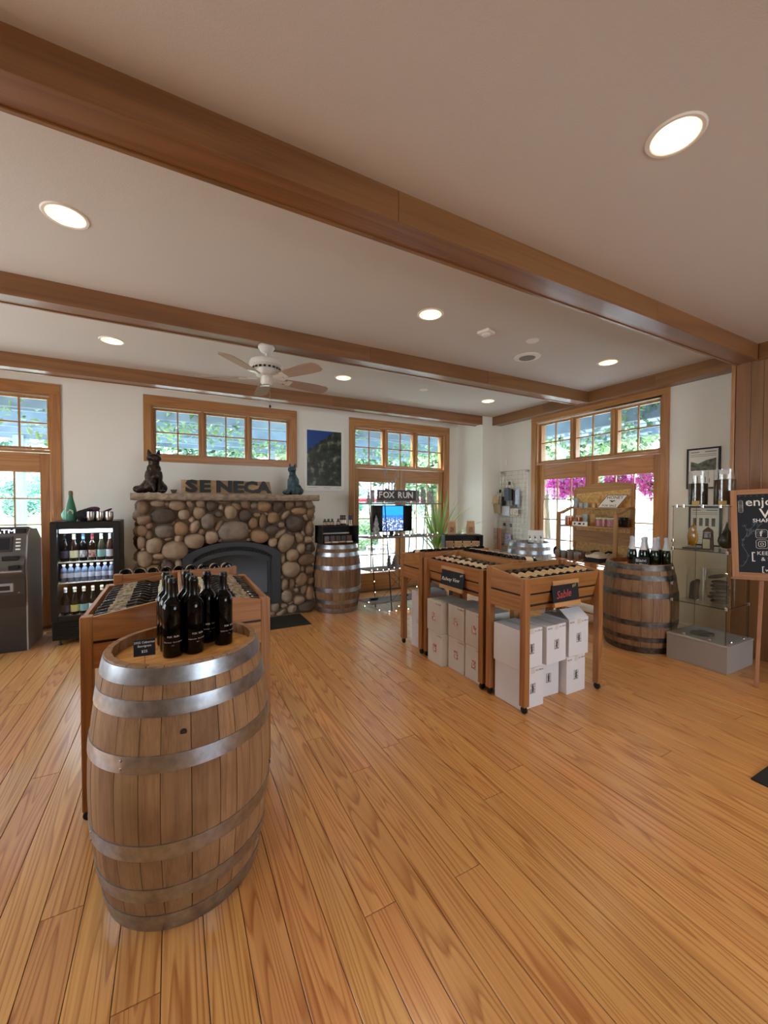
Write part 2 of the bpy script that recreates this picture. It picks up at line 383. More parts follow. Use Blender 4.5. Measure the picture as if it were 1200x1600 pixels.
# ---- ceiling with holes for the recessed lights
LX, LY, HR = (-.5, 1.9, 4.27), (-.87, .95, 2.77, 4.67), .098
mb = MB(); xs = [XL]; ys = [YF]
for x in LX: xs += [x-.15, x+.15]
for y in LY: ys += [y-.15, y+.15]
xs.append(5.6); ys.append(6.4)
for i in range(len(xs)-1):
    for j in range(len(ys)-1):
        a, b, c, d = xs[i], xs[i+1], ys[j], ys[j+1]; s = len(mb.v)
        if i % 2 == 1 and j % 2 == 1:
            N = 32; cx, cy = (a+b)/2, (c+d)/2
            for q in range(N):
                t = 2*PI*q/N+PI/4; u, v = math.cos(t), math.sin(t); m_ = max(abs(u), abs(v))
                mb.v.append((cx+HR*u, cy+HR*v, CZ)); mb.v.append((cx+.15*u/m_, cy+.15*v/m_, CZ))
            for q in range(N):
                p = (q+1) % N; mb.f.append([s+2*q, s+2*p, s+2*p+1, s+2*q+1])
        else:
            mb.v += [(a, c, CZ), (a, d, CZ), (b, d, CZ), (b, c, CZ)]; mb.f.append([s, s+1, s+2, s+3])
cl = part('ceiling', mb, ceil_m, smooth=False); tag(cl, 'flat plaster ceiling between the timber beams', 'ceiling', None, 'structure')
roof = part('roof_slab', MB().box(XL-.3, 5.8, YF-.3, 6.6, 3.5, 3.6), pmat('roof', '#6A6560', .9)); tag(roof, 'roof over the shop', 'roof', None, 'structure')

def wall_boxes(mb, u0, u1, h, th, openings):
    """wall in local (u along x, thickness +y, z up) with rectangular openings"""
    us = sorted({u0, u1, *[o[0] for o in openings], *[o[1] for o in openings]})
    for a, b in zip(us[:-1], us[1:]):
        ops = [o for o in openings if o[0] <= a+1e-6 and o[1] >= b-1e-6]
        if not ops: mb.box(a, b, 0, th, 0, h)
        for o in ops:
            if o[2] > 0: mb.box(a, b, 0, th, 0, o[2])
            if o[3] < h: mb.box(a, b, 0, th, o[3], h)
    return mb
def swall(name, label, M, *a):
    o = part(name, wall_boxes(MB(), *a), wall_m, None, M); tag(o, label, 'wall', None, 'structure'); return o
MB_BACK = T(0, YB, 0)
MB_RIGHT = T(XR, 0, 0) @ Rz(-PI/2)          # local x -> -y, local y -> +x
swall('wall_back', 'white back wall behind the stone fireplace', MB_BACK, XL-.25, 4.93, 3.5, .22, [(-3.2, -1.29, 0, 2.86), (-.24, 1.65, 2.19, 2.86), (2.72, 4.62, 0, 2.86)])
swall('wall_right', 'white right-hand wall around the wide glazed doors', MB_RIGHT, -6.44, -1.98, 3.5, .22, [(-4.70, -2.77, 0, 2.86)])
swall('wall_left', 'white left wall outside the picture', T(XL, 0, 0) @ Rz(PI/2), YF-.2, 6.44, 3.5, .22, [(1.9, 4.5, .9, 2.5)])
swall('wall_front', 'white wall behind the viewpoint', T(0, YF, 0) @ Rz(PI), -5.5, 3.8, 3.5, .22, [(-4.1, -1.3, .9, 2.6)])
pil = part('wall_pillar', MB().box(4.93, 5.6, 5.52, 6.44, 0, 3.5), wall_m); tag(pil, 'white boxed pillar in the far right corner', 'pillar', None, 'structure')
# ---- panelled wall at the right, each board its own piece
pw = part('wall_panelled', MB().box(XP+.03, XP+.4, YF, 1.97, 0, 3.5), pmat('panel_core', '#4A2C18', .8)); tag(pw, 'brown timber panelled wall at the right edge', 'wall', None, 'structure')
y = 1.97
random.seed(3)
part('corner_trim', MB().box(XP-.012, XR, 1.955, 1.985, 0, 3.5, .003), fir_z, pw)
y = 1.95; i = 0
wd = [.12, .10, .2, .16]
while y > YF:
    b = wd[i % 4]; part('board', MB().box(XP, XP+.032, y-b+.002, y, 0, 3.0, .003), panel_z, pw); y -= b; i += 1

# ---- beams
for n, (y0, y1, x1, lab) in enumerate(((1.76, 1.95, 5.13, 'nearest timber ceiling beam crossing the room to the panelled wall'), (3.625, 3.81, 5.16, 'middle timber ceiling beam next to the fan'),
                              (5.53, 5.72, 4.93, 'farthest timber ceiling beam in front of the fireplace wall'), (-.12, .07, 5.13, 'timber ceiling beam behind the viewpoint'))):
    o = thing('trim_%d' % (n+1), lab, 'beam', None, None, 'structure')
    random.seed(20+n); x = XL; zt = CZ+.01
    part('soffit_board', MB().box(XL, x1, y0+.022, y1-.022, 2.966, 2.99, .002), beam_x, o)
    for (ya, yb) in ((y0, y0+.022), (y1-.022, y1)):
        x = XL
        js = [(.85 if n == 0 else 1.9 if n else 0)+random.uniform(-.2, .2), 3.2+random.uniform(-.3, .3)]
        for q in js+[x1]:
            part('face_board', MB().box(x+.0005, q-.0005, ya, yb, 2.958, zt, .002), beam_x, o); x = q
o = thing('trim_5', 'timber beam running along the top of the right wall over the doors', 'beam', None, None, 'structure')
for a, b in ((1.985, 2.75), (2.75, 4.4), (4.4, 5.515)):
    part('face_board', MB().box(5.15, 5.172, a+.0005, b-.0005, 2.958, CZ+.01, .002), beam_y, o)
part('soffit_board', MB().box(5.172, XR+.02, 1.985, 5.515, 2.966, 2.99, .002), beam_y, o)
o = thing('trim_6', 'timber beam along the top of the panelled wall', 'beam', None, None, 'structure')
part('face_board', MB().box(5.06, 5.12, YF, 1.755, 2.958, CZ+.01, .002), beam_y, o)

# ---- baseboards
bb = pmat('baseboard_paint', '#E6E2D8', .5)
for nm, bx, lab in (('baseboard_back', (-1.2, 2.62, YB-.018, YB, 0, .13), 'white baseboard on the back wall'), ('baseboard_right', (XR-.018, XR, 4.8, 5.5, 0, .13), 'white baseboard on the right wall in the far corner'),
                    ('baseboard_corner', (XR-.018, XR, 1.99, 2.67, 0, .13), 'white baseboard on the right wall behind the glass case'), ('baseboard_pillar', (4.912, 4.93, 5.52, 6.2, 0, .13), 'white baseboard on the side of the pillar')):
    o = part(nm, MB().box(*bx, c=.004), bb); tag(o, lab, 'baseboard', None, 'structure')

# ---- windows and doors
def unit(name, label, cat, M, u0, u1, zt0, ztop, doors=None, groups=3, dark=False, hand=True, transom=True):
    """casing u0..u1 (outside edges of the opening); transom row from zt0 to ztop; doors = list of (u0,u1)"""
    c = .09; root = thing(name, label, cat, M, None, 'structure')
    zb = 0 if doors else zt0
    part('casing', MB().box(u0-c, u0, -.022, .0, zb-(0 if doors else .09), ztop, .003), fir_z, root)
    part('casing', MB().box(u1, u1+c, -.022, .0, zb-(0 if doors else .09), ztop, .003), fir_z, root)
    part('head_casing', MB().box(u0-c, u1+c, -.024, .0, ztop, ztop+.125, .003), fir_x, root)
    if not doors: part('bottom_casing', MB().box(u0, u1, -.022, 0, zt0-.09, zt0, .003), fir_x, root)
    part('jamb', MB().box(u0, u0+.02, 0, .2, zb, ztop), fir_z, root); part('jamb', MB().box(u1-.02, u1, 0, .2, zb, ztop), fir_z, root)
    part('head_jamb', MB().box(u0+.02, u1-.02, 0, .2, ztop-.02, ztop), fir_x, root)
    if transom:
        part('transom_rail', MB().box(u0+.02, u1-.02, -.005 if doors else .0, .2, zt0-.04, zt0-.01 if doors else zt0, .003), fir_x, root)
        W = (u1-u0-.04); m = .035; g = (W-(groups-1)*m)/groups
        for i in range(groups):
            a = u0+.02+i*(g+m); b = a+g
            if i: part('mullion', MB().box(a-m, a, .02, .2, zt0, ztop-.02, .003), fir_z, root)
            s = .035; z0, z1 = zt0, ztop-.025; mbx = MB()
            for bx in ((a, a+s, z0, z1), (b-s, b, z0, z1), (a+s, b-s, z0, z0+s*.8), (a+s, b-s, z1-s, z1)): mbx.box(bx[0], bx[1], .055, .095, bx[2], bx[3], .003)
            sash = part('sash', mbx, fir_z, root)
            ga, gb, gz0, gz1 = a+s, b-s, z0+s*.8, z1-s; mu, mz = (ga+gb)/2, (gz0+gz1)/2
            part('muntin', MB().box(mu-.009, mu+.009, .062, .088, gz0, gz1, .003), fir_z, sash); part('muntin', MB().box(ga, gb, .062, .088, mz-.009, mz+.009, .003), fir_x, sash)
            for (p, q) in ((ga, mu), (mu, gb)):
                for (r, t) in ((gz0, mz), (mz, gz1)): part('pane', MB().box(p, q, .073, .077, r, t), window_glass, sash)
    if doors:
        for di, (a, b) in enumerate(doors):
            mbx = MB(); st = .095; zt = zt0-.045; g0, g1 = .32, zt-.235; y0, y1 = .05, .092
            mbx.box(a, a+st, y0, y1, .012, zt, .003); mbx.box(b-st, b, y0, y1, .012, zt, .003)
            leaf = part('door_leaf', mbx, fir_z, root)
            part('top_rail', MB().box(a+st, b-st, y0, y1, g1, zt, .003), fir_x, leaf); part('bottom_rail', MB().box(a+st, b-st, y0, y1, .012, g0, .003), fir_x, leaf)
            A, B = a+st, b-st; n = 3; m = 5
            for i in range(1, n): u = A+(B-A)*i/n; part('muntin', MB().box(u-.008, u+.008, y0+.008, y1-.008, g0, g1, .003), fir_z, leaf)
            for j in range(1, m): z = g0+(g1-g0)*j/m; part('muntin', MB().box(A, B, y0+.008, y1-.008, z-.008, z+.008, .003), fir_x, leaf)
            for i in range(n):
                for j in range(m): part('pane', MB().box(A+(B-A)*i/n, A+(B-A)*(i+1)/n, .069, .073, g0+(g1-g0)*j/m, g0+(g1-g0)*(j+1)/m), window_glass, leaf)
            hx = b-st*.5 if di == 0 else a+st*.5
            h = MB(); h.box(hx-.018, hx+.018, y0-.006, y0, .93, 1.1, .002); h.tube([(hx, y0, 1.02), (hx, y0-.05, 1.02), (hx-(.09 if di == 0 else -.09), y0-.05, 1.02)], .008, 8)
            part('handle', h, brush, leaf)
        mc = (doors[0][1]+doors[1][0])/2
        part('astragal', MB().box(doors[0][1]-.012, doors[1][0]+.012, .03, .1, .012, zt0-.045, .004), fir_z, root)
        part('threshold', MB().box(u0, u1, -.01, .2, 0, .012, .003), pmat('threshold', '#6A6258', .5, .6), root)
    return root
unit('door_1', 'glazed wooden double door with transom lights at the far left', 'door', MB_BACK, -3.2, -1.29, 2.19, 2.86, [(-3.175, -2.255), (-2.245, -1.325)])
unit('window_1', 'wide wooden three-part window above the fireplace', 'window', MB_BACK, -.24, 1.65, 2.19, 2.86)
unit('door_2', 'glazed wooden double door with transom lights in the back wall beside the pillar', 'door', MB_BACK, 2.72, 4.62, 2.19, 2.86, [(2.742, 3.66), (3.68, 4.598)])
unit('door_3', 'glazed wooden double door with transom lights in the right wall', 'door', MB_RIGHT, -4.70, -2.77, 2.22, 2.89, [(-4.678, -3.74), (-3.73, -2.792)])
for nm, lab, M, u0, u1, z0, z1 in (('added_window_2', 'unseen window added in the left wall to let daylight in', T(XL, 0, 0) @ Rz(PI/2), 1.9, 4.5, .9, 2.5), ('added_window_3', 'unseen window added behind the viewpoint to let daylight in', T(0, YF, 0) @ Rz(PI), -4.1, -1.3, .9, 2.6)):  # side and rear windows are made up, added to bring daylight in
    unit(nm, lab, 'window', M, u0, u1, z0, z1)

# ---- recessed lights: trim ring, reflector cone, bulb; a real lamp inside each
refl = pmat('can_reflector', '#E6D9BC', .4, .1)
can_trim = pmat('can_trim', '#E8E2D8', .5)
bulb_m = pmat('bulb_glow', '#FFF2D0', .5, emit=(1, .88, .68), es=8)
rowname = {-.87: 'behind the viewpoint', .95: 'in the bay nearest the viewpoint', 2.77: 'in the bay between the two nearer beams', 4.67: 'in the far bay before the fireplace'}
colname = {-.5: 'left-hand', 1.9: 'middle', 4.27: 'right-hand'}
ring = MB().lathe([(.088, -.002), (.092, -.006), (.104, -.006), (.110, 0)], 32, closed=True).mesh('trim_ring', can_trim)
cone = MB().lathe([(.090, -.001), (.094, .03), (.088, .10), (.062, .17), (.0, .175)], 32, closed=True).mesh('reflector', refl)
blb = MB().ball((0, 0, .135), (.042, .042, .05), 14, 8).mesh('bulb', bulb_m)
for x in LX:
    for y in LY:
        r = thing('recessed_light', '%s recessed round ceiling light %s' % (colname[x], rowname[y]), 'ceiling light', T(x, y, CZ), 'recessed ceiling lights')
        link('trim_ring', ring, r); link('reflector', cone, r); link('bulb', blb, r)
        l = bpy.data.lights.new('downlight', 'SPOT'); l.energy = 20 if y < 1.5 else 12; l.color = (1, .80, .56); l.shadow_soft_size = .03; l.spot_size = math.radians(112); l.spot_blend = .7
        lo = bpy.data.objects.new('downlight', l); COL.objects.link(lo); lo.location = (x, y, CZ+.075)

# ---- ceiling fittings
s = thing('ceiling_speaker', 'round white ceiling speaker with perforated grille', 'speaker', T(3.36, 3.08, CZ))
part('rim', MB().lathe([(.02, -.008), (.115, -.012), (.135, -.006), (.138, 0)], 36), can_trim, s)
gr = MB().lathe([(.0, -.0145), (.08, -.0145), (.083, -.012)], 30); part('grille', gr, pmat('grille', '#8E8882', .7, bump=.6, bscale=400), s)
s = thing('smoke_detector', 'small square white detector with round lens on the ceiling', 'detector', T(2.53, 2.80, CZ) @ Rz(.3))
part('housing', MB().box(-.06, .06, -.06, .06, -.028, 0, .006), can_trim, s); part('lens', MB().lathe([(.0, -.045), (.03, -.04), (.042, -.028)], 24), white, s)
for (x, y), lb in (((3.07, 2.75), 'thin round ceiling cover plate beside the speaker'), ((3.07, 4.63), 'thin round ceiling cover plate in the far bay')):
    solo('cover_plate', MB().lathe([(0, -.006), (.055, -.006), (.062, 0)], 30), can_trim, lb, 'cover plate', T(x, y, CZ))

# ---- ceiling fan
fan = thing('ceiling_fan', 'white five-bladed ceiling fan hanging under the middle beam', 'ceiling fan', T(.765, 3.72, 2.968))
fw_m = pmat('fan_white', '#DAD6D0', .3, coat=.3)
part('canopy', MB().lathe([(.07, 0), (.074, -.02), (.05, -.055), (.028, -.065)], 28), fw_m, fan)
part('downrod', MB().tube([(0, 0, -.055), (0, 0, -.13)], .013, 12), fw_m, fan)
part('motor', MB().lathe([(.02, -.115), (.09, -.122), (.140, -.142), (.150, -.165), (.148, -.188), (.125, -.208), (.095, -.225), (.09, -.27), (.07, -.28)], 36), fw_m, fan)
v = MB()
for q in range(20): v.box(.123, .129, -.011, .011, -.224, -.208, 0, Rz(2*PI*q/20))
part('vents', v, black, fan, kind='stuff')
part('switch_housing', MB().lathe([(.052, -.275), (.054, -.33), (.04, -.352), (.0, -.356)], 24), fw_m, fan)
blade_m = wood('fan_blade', '#A8907E', '#94806F', axis='X', amt=.3, rough=.6)
bl = MB(); out = [(.17, -.045), (.30, -.062), (.48, -.073), (.59, -.070), (.62, -.05), (.632, 0), (.62, .05), (.59, .070), (.48, .073), (.30, .062), (.17, .045)]
bl.prism(out, -.003, .003); blm = bl.mesh('blade', blade_m)
br = MB().box(.09, .21, -.022, .022, -.006, -.002, .001); br.box(.19, .24, -.04, .04, -.008, -.003, .001); brm = br.mesh('blade_iron', fw_m)
for a in (300, 228, 156, 84, 12):
    M = Rz(math.radians(a)) @ T(0, 0, -.292) @ Rx(math.radians(-13))
    b = link('blade', blm, fan, M); link('blade_iron', brm, b)
part('pull_chain', MB().tube([(.03, 0, -.35), (.03, 0, -.53)], .0015, 5), brush, fan); part('pull_knob', MB().ball((.03, 0, -.542), (.011, .011, .014), 10, 6), black, fan)

# ================================================================ FIREPLACE
fp = thing('fireplace', 'river stone fireplace with a slab mantel and arched black insert', 'fireplace', None)
mortar = pmat('mortar', '#6E5B49', .95, bump=.4, bscale=50)
def stone_m(nm, a, b): return pmat(nm, a, .7, mottle=.7, mscale=9, col2=b, var=.14, bump=.25, bscale=18)
SM = dict(t=stone_m('stone_tan', '#9C8872', '#7A6752'), b=stone_m('stone_brown', '#806852', '#5E4A3A'), d=stone_m('stone_dark', '#5A4C42', '#3C332D'), g=stone_m('stone_grey', '#7E7266', '#5C5148'), o=stone_m('stone_ochre', '#927658', '#735C46'))
FX0, FX1, FY, MZ = -.355, 1.775, 5.50, 1.58
cx, ax0, ax1, az, at_ = .70, .105, 1.295, .19, 1.045      # insert opening
def arch_z(x): return .87+(at_-.87)*max(0, 1-((x-cx)/.595)**2)**.8
core = MB()
core.box(FX0+.02, ax0, FY, YB, 0, MZ); core.box(ax1, FX1-.02, FY, YB, 0, MZ); core.box(ax0, ax1, FY, YB, 0, az); core.box(ax0, ax1, FY, YB, 1.04, MZ)
core.box(ax0, ax1, FY+.3, YB, az, 1.04)
part('masonry', core, mortar, fp)
# stones read off the photograph: centre, width, height, lean, tone, in metres on the front face
STONES = [(-0.307,1.491,0.124,0.163,0,'b'),(-0.151,1.535,0.169,0.08,0,'t'),(-0.313,1.34,0.156,0.116,0,'b'),(0.055,1.512,0.185,0.124,0,'t'),(0.195,1.53,0.077,0.091,-30,'t'),(0.315,1.533,0.112,0.083,0,'t'),(-0.092,1.386,0.257,0.186,0,'d'),(0.126,1.398,0.131,0.141,0,'t'),(0.296,1.422,0.134,0.158,0,'t'),(0.434,1.504,0.114,0.145,0,'d'),(0.55,1.488,0.067,0.073,0,'t'),(0.212,1.336,0.077,0.075,-20,'t'),(0.394,1.312,0.16,0.196,0,'g'),(0.53,1.399,0.107,0.083,0,'d'),(0.243,1.248,0.11,0.167,30,'t'),(-0.238,1.271,0.083,0.077,0,'b'),(-0.339,1.215,0.114,0.135,0,'b'),(-0.08,1.202,0.216,0.152,0,'g'),(0.093,1.227,0.164,0.17,0,'o'),(-0.243,1.163,0.079,0.117,0,'b'),(0.327,1.179,0.083,0.081,20,'b'),(0.529,1.257,0.087,0.156,35,'b'),(-0.336,1.074,0.086,0.149,0,'t'),(-0.194,1.034,0.172,0.181,0,'t'),(-0.042,1.106,0.104,0.05,-10,'b'),(0.065,1.107,0.093,0.1,20,'t'),(0.436,1.108,0.157,0.165,0,'t'),(0.242,1.069,0.225,0.182,0,'t'),(0.028,0.967,0.286,0.225,5,'t'),(-0.313,0.879,0.152,0.203,0,'t'),(-0.152,0.905,0.14,0.073,5,'t'),(-0.178,0.835,0.097,0.054,0,'b'),(-0.058,0.787,0.131,0.139,0,'d'),(0.066,0.768,0.098,0.16,0,'t'),(-0.2,0.753,0.16,0.107,0,'b'),(-0.335,0.729,0.091,0.087,0,'b'),(0.595,1.552,0.171,0.045,0,'b'),(0.739,1.502,0.124,0.093,20,'b'),(0.85,1.519,0.127,0.111,0,'b'),(1.084,1.502,0.182,0.148,0,'o'),(1.271,1.492,0.153,0.165,0,'d'),(1.422,1.52,0.129,0.108,0,'b'),(1.56,1.532,0.113,0.086,0,'b'),(1.713,1.526,0.117,0.098,0,'t'),(0.666,1.425,0.149,0.185,0,'t'),(0.844,1.379,0.158,0.166,0,'d'),(0.99,1.389,0.109,0.067,0,'t'),(1.067,1.302,0.099,0.203,10,'b'),(1.207,1.346,0.152,0.165,0,'o'),(1.369,1.378,0.162,0.087,-45,'t'),(1.566,1.433,0.209,0.111,0,'o'),(1.725,1.392,0.105,0.154,0,'b'),(1.657,1.339,0.067,0.101,-30,'t'),(0.94,1.277,0.124,0.146,0,'o'),(0.701,1.182,0.355,0.262,0,'g'),(1.184,1.179,0.168,0.148,0,'d'),(1.316,1.245,0.092,0.081,0,'t'),(1.499,1.258,0.266,0.223,10,'d'),(1.712,1.193,0.13,0.203,0,'b'),(1.022,1.099,0.251,0.169,20,'o'),(1.31,1.129,0.172,0.086,-40,'t'),(0.885,1.064,0.064,0.045,0,'t'),(1.201,1.011,0.113,0.132,0,'t'),(1.374,1.003,0.191,0.273,30,'t'),(1.559,1.067,0.114,0.153,-10,'t'),(1.617,1.118,0.054,0.101,-25,'t'),(1.697,1.031,0.135,0.095,0,'t'),(1.589,0.91,0.127,0.137,0,'t'),(1.705,0.916,0.117,0.113,0,'d'),(1.468,0.822,0.171,0.175,0,'t'),(1.668,0.749,0.238,0.167,-10,'b'),(1.332,0.777,0.069,0.145,0,'t'),(1.444,0.628,0.271,0.217,0,'t'),(1.604,0.624,0.054,0.083,0,'t'),(1.711,0.595,0.13,0.12,0,'b'),(1.353,0.423,0.106,0.167,10,'t'),(1.458,0.428,0.083,0.14,0,'b'),(1.594,0.474,0.154,0.196,25,'o'),(1.725,0.444,0.11,0.11,0,'b'),(1.523,0.324,0.069,0.082,-20,'t'),(1.631,0.324,0.093,0.149,25,'b'),(1.713,0.271,0.121,0.206,5,'o'),(1.381,0.262,0.17,0.171,30,'t'),(1.556,0.185,0.165,0.127,5,'t'),(1.439,0.162,0.079,0.053,0,'t'),(1.349,0.126,0.109,0.078,0,'t'),(1.225,0.123,0.114,0.127,0,'t'),(1.46,0.073,0.13,0.122,0,'t'),(1.313,0.041,0.141,0.07,-25,'t'),(1.186,0.046,0.082,0.07,0,'t'),(1.672,0.083,0.239,0.153,0,'d')]
random.seed(5)
placed = []
def stone_mesh(w, h, seed, th=.05):
    mb = MB(); N = 14; rings = (1.0, .93, .72, .4); hs = (0, .55, .88, 1.0); rs = random.Random(seed)
    p2 = rs.uniform(2.1, 2.9); ph = [rs.uniform(0, 6.28) for _ in range(3)]; am = [rs.uniform(.01, .06), rs.uniform(.01, .05), rs.uniform(.005, .02)]
    for r, hh in zip(rings, hs):
        for k in range(N):
            t = 2*PI*k/N; c, s_ = math.cos(t), math.sin(t)
            q = (abs(c)**p2+abs(s_)**p2)**(-1/p2); q *= 1+am[0]*math.sin(2*t+ph[0])+am[1]*math.sin(3*t+ph[1])+am[2]*math.sin(5*t+ph[2])
            mb.v.append((r*q*c*w/2, -th*hh*(1+.1*math.sin(2*t+ph[1])), r*q*s_*h/2))
    mb.v.append((0, -th*1.02, 0))
    for j in range(3):
        for k in range(N): mb.f.append([j*N+k, j*N+(k+1) % N, (j+1)*N+(k+1) % N, (j+1)*N+k])
    for k in range(N): mb.f.append([3*N+k, 3*N+(k+1) % N, 4*N])
    mb.smooth = True; return mb
for i, (x, z, w_, h_, a, tn) in enumerate(STONES):
    x = min(max(x, FX0+w_/2-.012), FX1-w_/2+.018)
    th = .03+.055*min(w_, h_)/.15
    part('stone', stone_mesh(w_*1.05, h_*1.05, i, th), SM[tn], fp, T(x, FY+.006, z) @ Ry(math.radians(a)), angle=80); placed.append((x, z, max(w_, h_)/2*.5+min(w_, h_)/2*.5))
def fill(n, x0, x1, z0, z1, rmax, rmin, ok=lambda x, z, r: True, seed=1, mk=None, pl=None):
    rs = random.Random(seed); pl = placed if pl is None else pl; c = 0
    for t in range(n):
        r = rmax+(rmin-rmax)*(t/n)**.7; x, z = rs.uniform(x0+r*.8, x1-r*.8), rs.uniform(z0+r*.8, z1-r*.8)
        if not ok(x, z, r): continue
        if all(math.hypot(x-a, z-b) > (r+q)*.93 for a, b, q in pl):
            pl.append((x, z, r)); asp = rs.uniform(.85, 1.2)
            mk(stone_mesh(2*r*asp, 2*r/asp, t+500, .03+.05*r/.075), x, z, rs.choice('tttbbgo'), rs.uniform(-30, 30)); c += 1
    return c
front = lambda mb, x, z, tn, a: part('stone', mb, SM[tn], fp, T(x, FY+.006, z) @ Ry(math.radians(a)), angle=80)
def notins(x, z, r): return not (ax0-r*.7 < x < ax1+r*.7 and az-r*.7 < z < arch_z(x)+r*.7)
fill(4000, FX0, FX1, 0, MZ, .085, .022, notins, 4, front)
for sx, lab, M in ((FX0, 'l', T(FX0+.026, 0, 0) @ Rz(-PI/2)), (FX1, 'r', T(FX1-.026, 0, 0) @ Rz(PI/2))):
    pl = []
    def mk(mb, x, z, tn, a, M=M): part('stone', mb, SM[tn], fp, M @ T(x, 0, z) @ Ry(math.radians(a)), angle=80)
    if lab == 'l': fill(500, -YB, -FY-.03, 0, MZ, .09, .03, seed=8, mk=mk, pl=pl)
    else: fill(500, FY+.03, YB, 0, MZ, .09, .03, seed=9, mk=mk, pl=pl)
# mantel slab with chiselled front edge
mb = MB(); N = 60; x0, x1 = -.425, 1.835; rs = random.Random(2)
prof = []
for i in range(N+1):
    x = x0+(x1-x0)*i/N
    for (dy, z) in ((.02, 1.575), (-.004, 1.59), (-.014, 1.615), (-.006, 1.64), (.014, 1.658), (.80, 1.66)):
        j = 0 if dy > .1 else rs.uniform(-.008, .008)
        mb.v.append((x, 5.40+dy+j, z+(rs.uniform(-.003, .003) if dy < .1 else 0)))
    mb.v.append((x, 6.20, 1.575))
for i in range(N):
    for j in range(7): a, b = i*7+j, i*7+(j+1) % 7; mb.f.append([a, a+7, b+7, b])
mb.f.append(list(range(7))); mb.f.append([N*7+k for k in range(7)][::-1])
part('mantel', mb, pmat('mantel_stone', '#9A8B7B', .8, mottle=.8, mscale=14, col2='#6F6256', bump=.4, bscale=30), fp, smooth=False)
# arched black insert
ins = pmat('insert_iron', '#25272B', .5)
def arch_poly(x0, x1, z0, zs, zt, n=24, pw=.8):
    c, hw = (x0+x1)/2, (x1-x0)/2
    return [(x0, z0)]+[(x0+(x1-x0)*i/n, zs+(zt-zs)*max(0, 1-(((x0+(x1-x0)*i/n)-c)/hw)**2)**pw) for i in range(n+1)]+[(x1, z0)]
def arch_band(mb, A, B, y0, y1):
    """ring between two polylines with equal counts, open at the foot"""
    i = len(mb.v); n = len(A)
    for y in (y0, y1):
        for p in A: mb.v.append((p[0], y, p[1]))
        for p in B: mb.v.append((p[0], y, p[1]))
    o = 2*n
    for k in range(n-1):
        mb.f.append([i+k, i+k+1, i+n+k+1, i+n+k]); mb.f.append([i+o+k, i+o+n+k, i+o+n+k+1, i+o+k+1])
        mb.f.append([i+k, i+o+k, i+o+k+1, i+k+1]); mb.f.append([i+n+k, i+n+k+1, i+o+n+k+1, i+o+n+k])
    return mb
outer = arch_poly(ax0, ax1, az, .87, at_); mid = arch_poly(ax0+.115, ax1-.115, az, .84, .985); mid2 = arch_poly(ax0+.115, ax1-.115, az, .79, .93)
inn = arch_poly(.285, 1.125, az+.12, .765, .875)
sur = MB(); arch_band(sur, outer, mid, 5.435, 5.49)
part('surround', sur, ins, fp)
sur = MB(); arch_band(sur, mid2, inn, 5.44, 5.49); part('door_frame', sur, ins, fp)
part('back_plate', MB().box(ax0, ax1, 5.485, 5.80, az, .98), pmat('firebox_black', '#0B0B0C', .7), fp)
lat = MB()
def ap(p, t): return Vector((p[0], 5.455, p[1]))
n = len(mid)-3
for k in range(2, len(mid)-2):
    a, b, c, d = mid[k], mid[k+1], mid2[k], mid2[k+1]
    for q in range(1):
        f0, f1 = 0, 1
        A = (a[0]*(1-f0)+b[0]*f0, a[1]*(1-f0)+b[1]*f0); B = (a[0]*(1-f1)+b[0]*f1, a[1]*(1-f1)+b[1]*f1)
        C = (c[0]*(1-f0)+d[0]*f0, c[1]*(1-f0)+d[1]*f0); D = (c[0]*(1-f1)+d[0]*f1, c[1]*(1-f1)+d[1]*f1)
        lat.beam((A[0], 5.455, A[1]), (D[0], 5.455, D[1]), .007, .006); lat.beam((B[0], 5.455, B[1]), (C[0], 5.455, C[1]), .007, .006)
part('vent_lattice', lat, ins, fp, kind='stuff')
g = MB(); P = inn; i0 = 0
for p in P: g.v.append((p[0], 5.452, p[1]))
for p in P: g.v.append((p[0], 5.458, p[1]))
g.f = [list(range(len(P))), [len(P)+k for k in range(len(P))][::-1]]
part('glass_door', g, pmat('fire_glass', '#060709', .12), fp)
h = MB(); h.tube([(1.165, 5.415, .82), (1.165, 5.415, .50)], .006, 8); h.tube([(.24, 5.415, .33), (1.17, 5.415, .33)], .005, 8); h.box(.27, .285, 5.43, 5.445, az, .80)
h.box(1.125, 1.14, 5.43, 5.445, az, .80); h.box(.285, 1.125, 5.43, 5.445, az+.10, az+.12)
part('door_bars', h, ins, fp)
part('sill', MB().box(ax0, ax1, 5.44, 5.49, az-.005, az+.02, .003), ins, fp)

mat_ = solo('hearth_mat', MB().box(.05, 1.56, 4.90, 5.43, 0, .008, .003), slate, 'flat black hearth mat on the boards before the fireplace', 'mat')
m2 = solo('floor_mat', MB().box(2.86, 3.7, .25, .985, 0, .010, .004), pmat('mat_rubber', '#1B1B1D', .7, bump=.8, bscale=200), 'black rubber floor mat cut off by the right edge of the picture', 'mat', T(0, 0, 0))

# ---- SENECA board leaning on the wall over the mantel
s = thing('name_sign', 'rustic board with black wooden letters SENECA on the mantel', 'sign', T(.66, 5.66, 1.661) @ Rx(math.radians(-5)))
part('backboard', MB().prism([(-.56, 0), (.57, 0), (.54, .178), (-.555, .176)], -.012, .012, Rx(PI/2)), wood('sign_board', '#BC9A78', '#94714E', axis='X', amt=.5, rough=.75), s)
lm = pmat('letter_black', '#15161A', .45)
for ch, x, sx_ in zip('SENECA', (-.44, -.285, -.05, .125, .283, .455), (1.45, 1.3, 1.3, 1.3, 1.25, 1.25)):
    t = text(ch, .205, lm, s, T(x, -.024, .088) @ FACE_Y, 'letter', .012, bold=.010, sx=sx_)

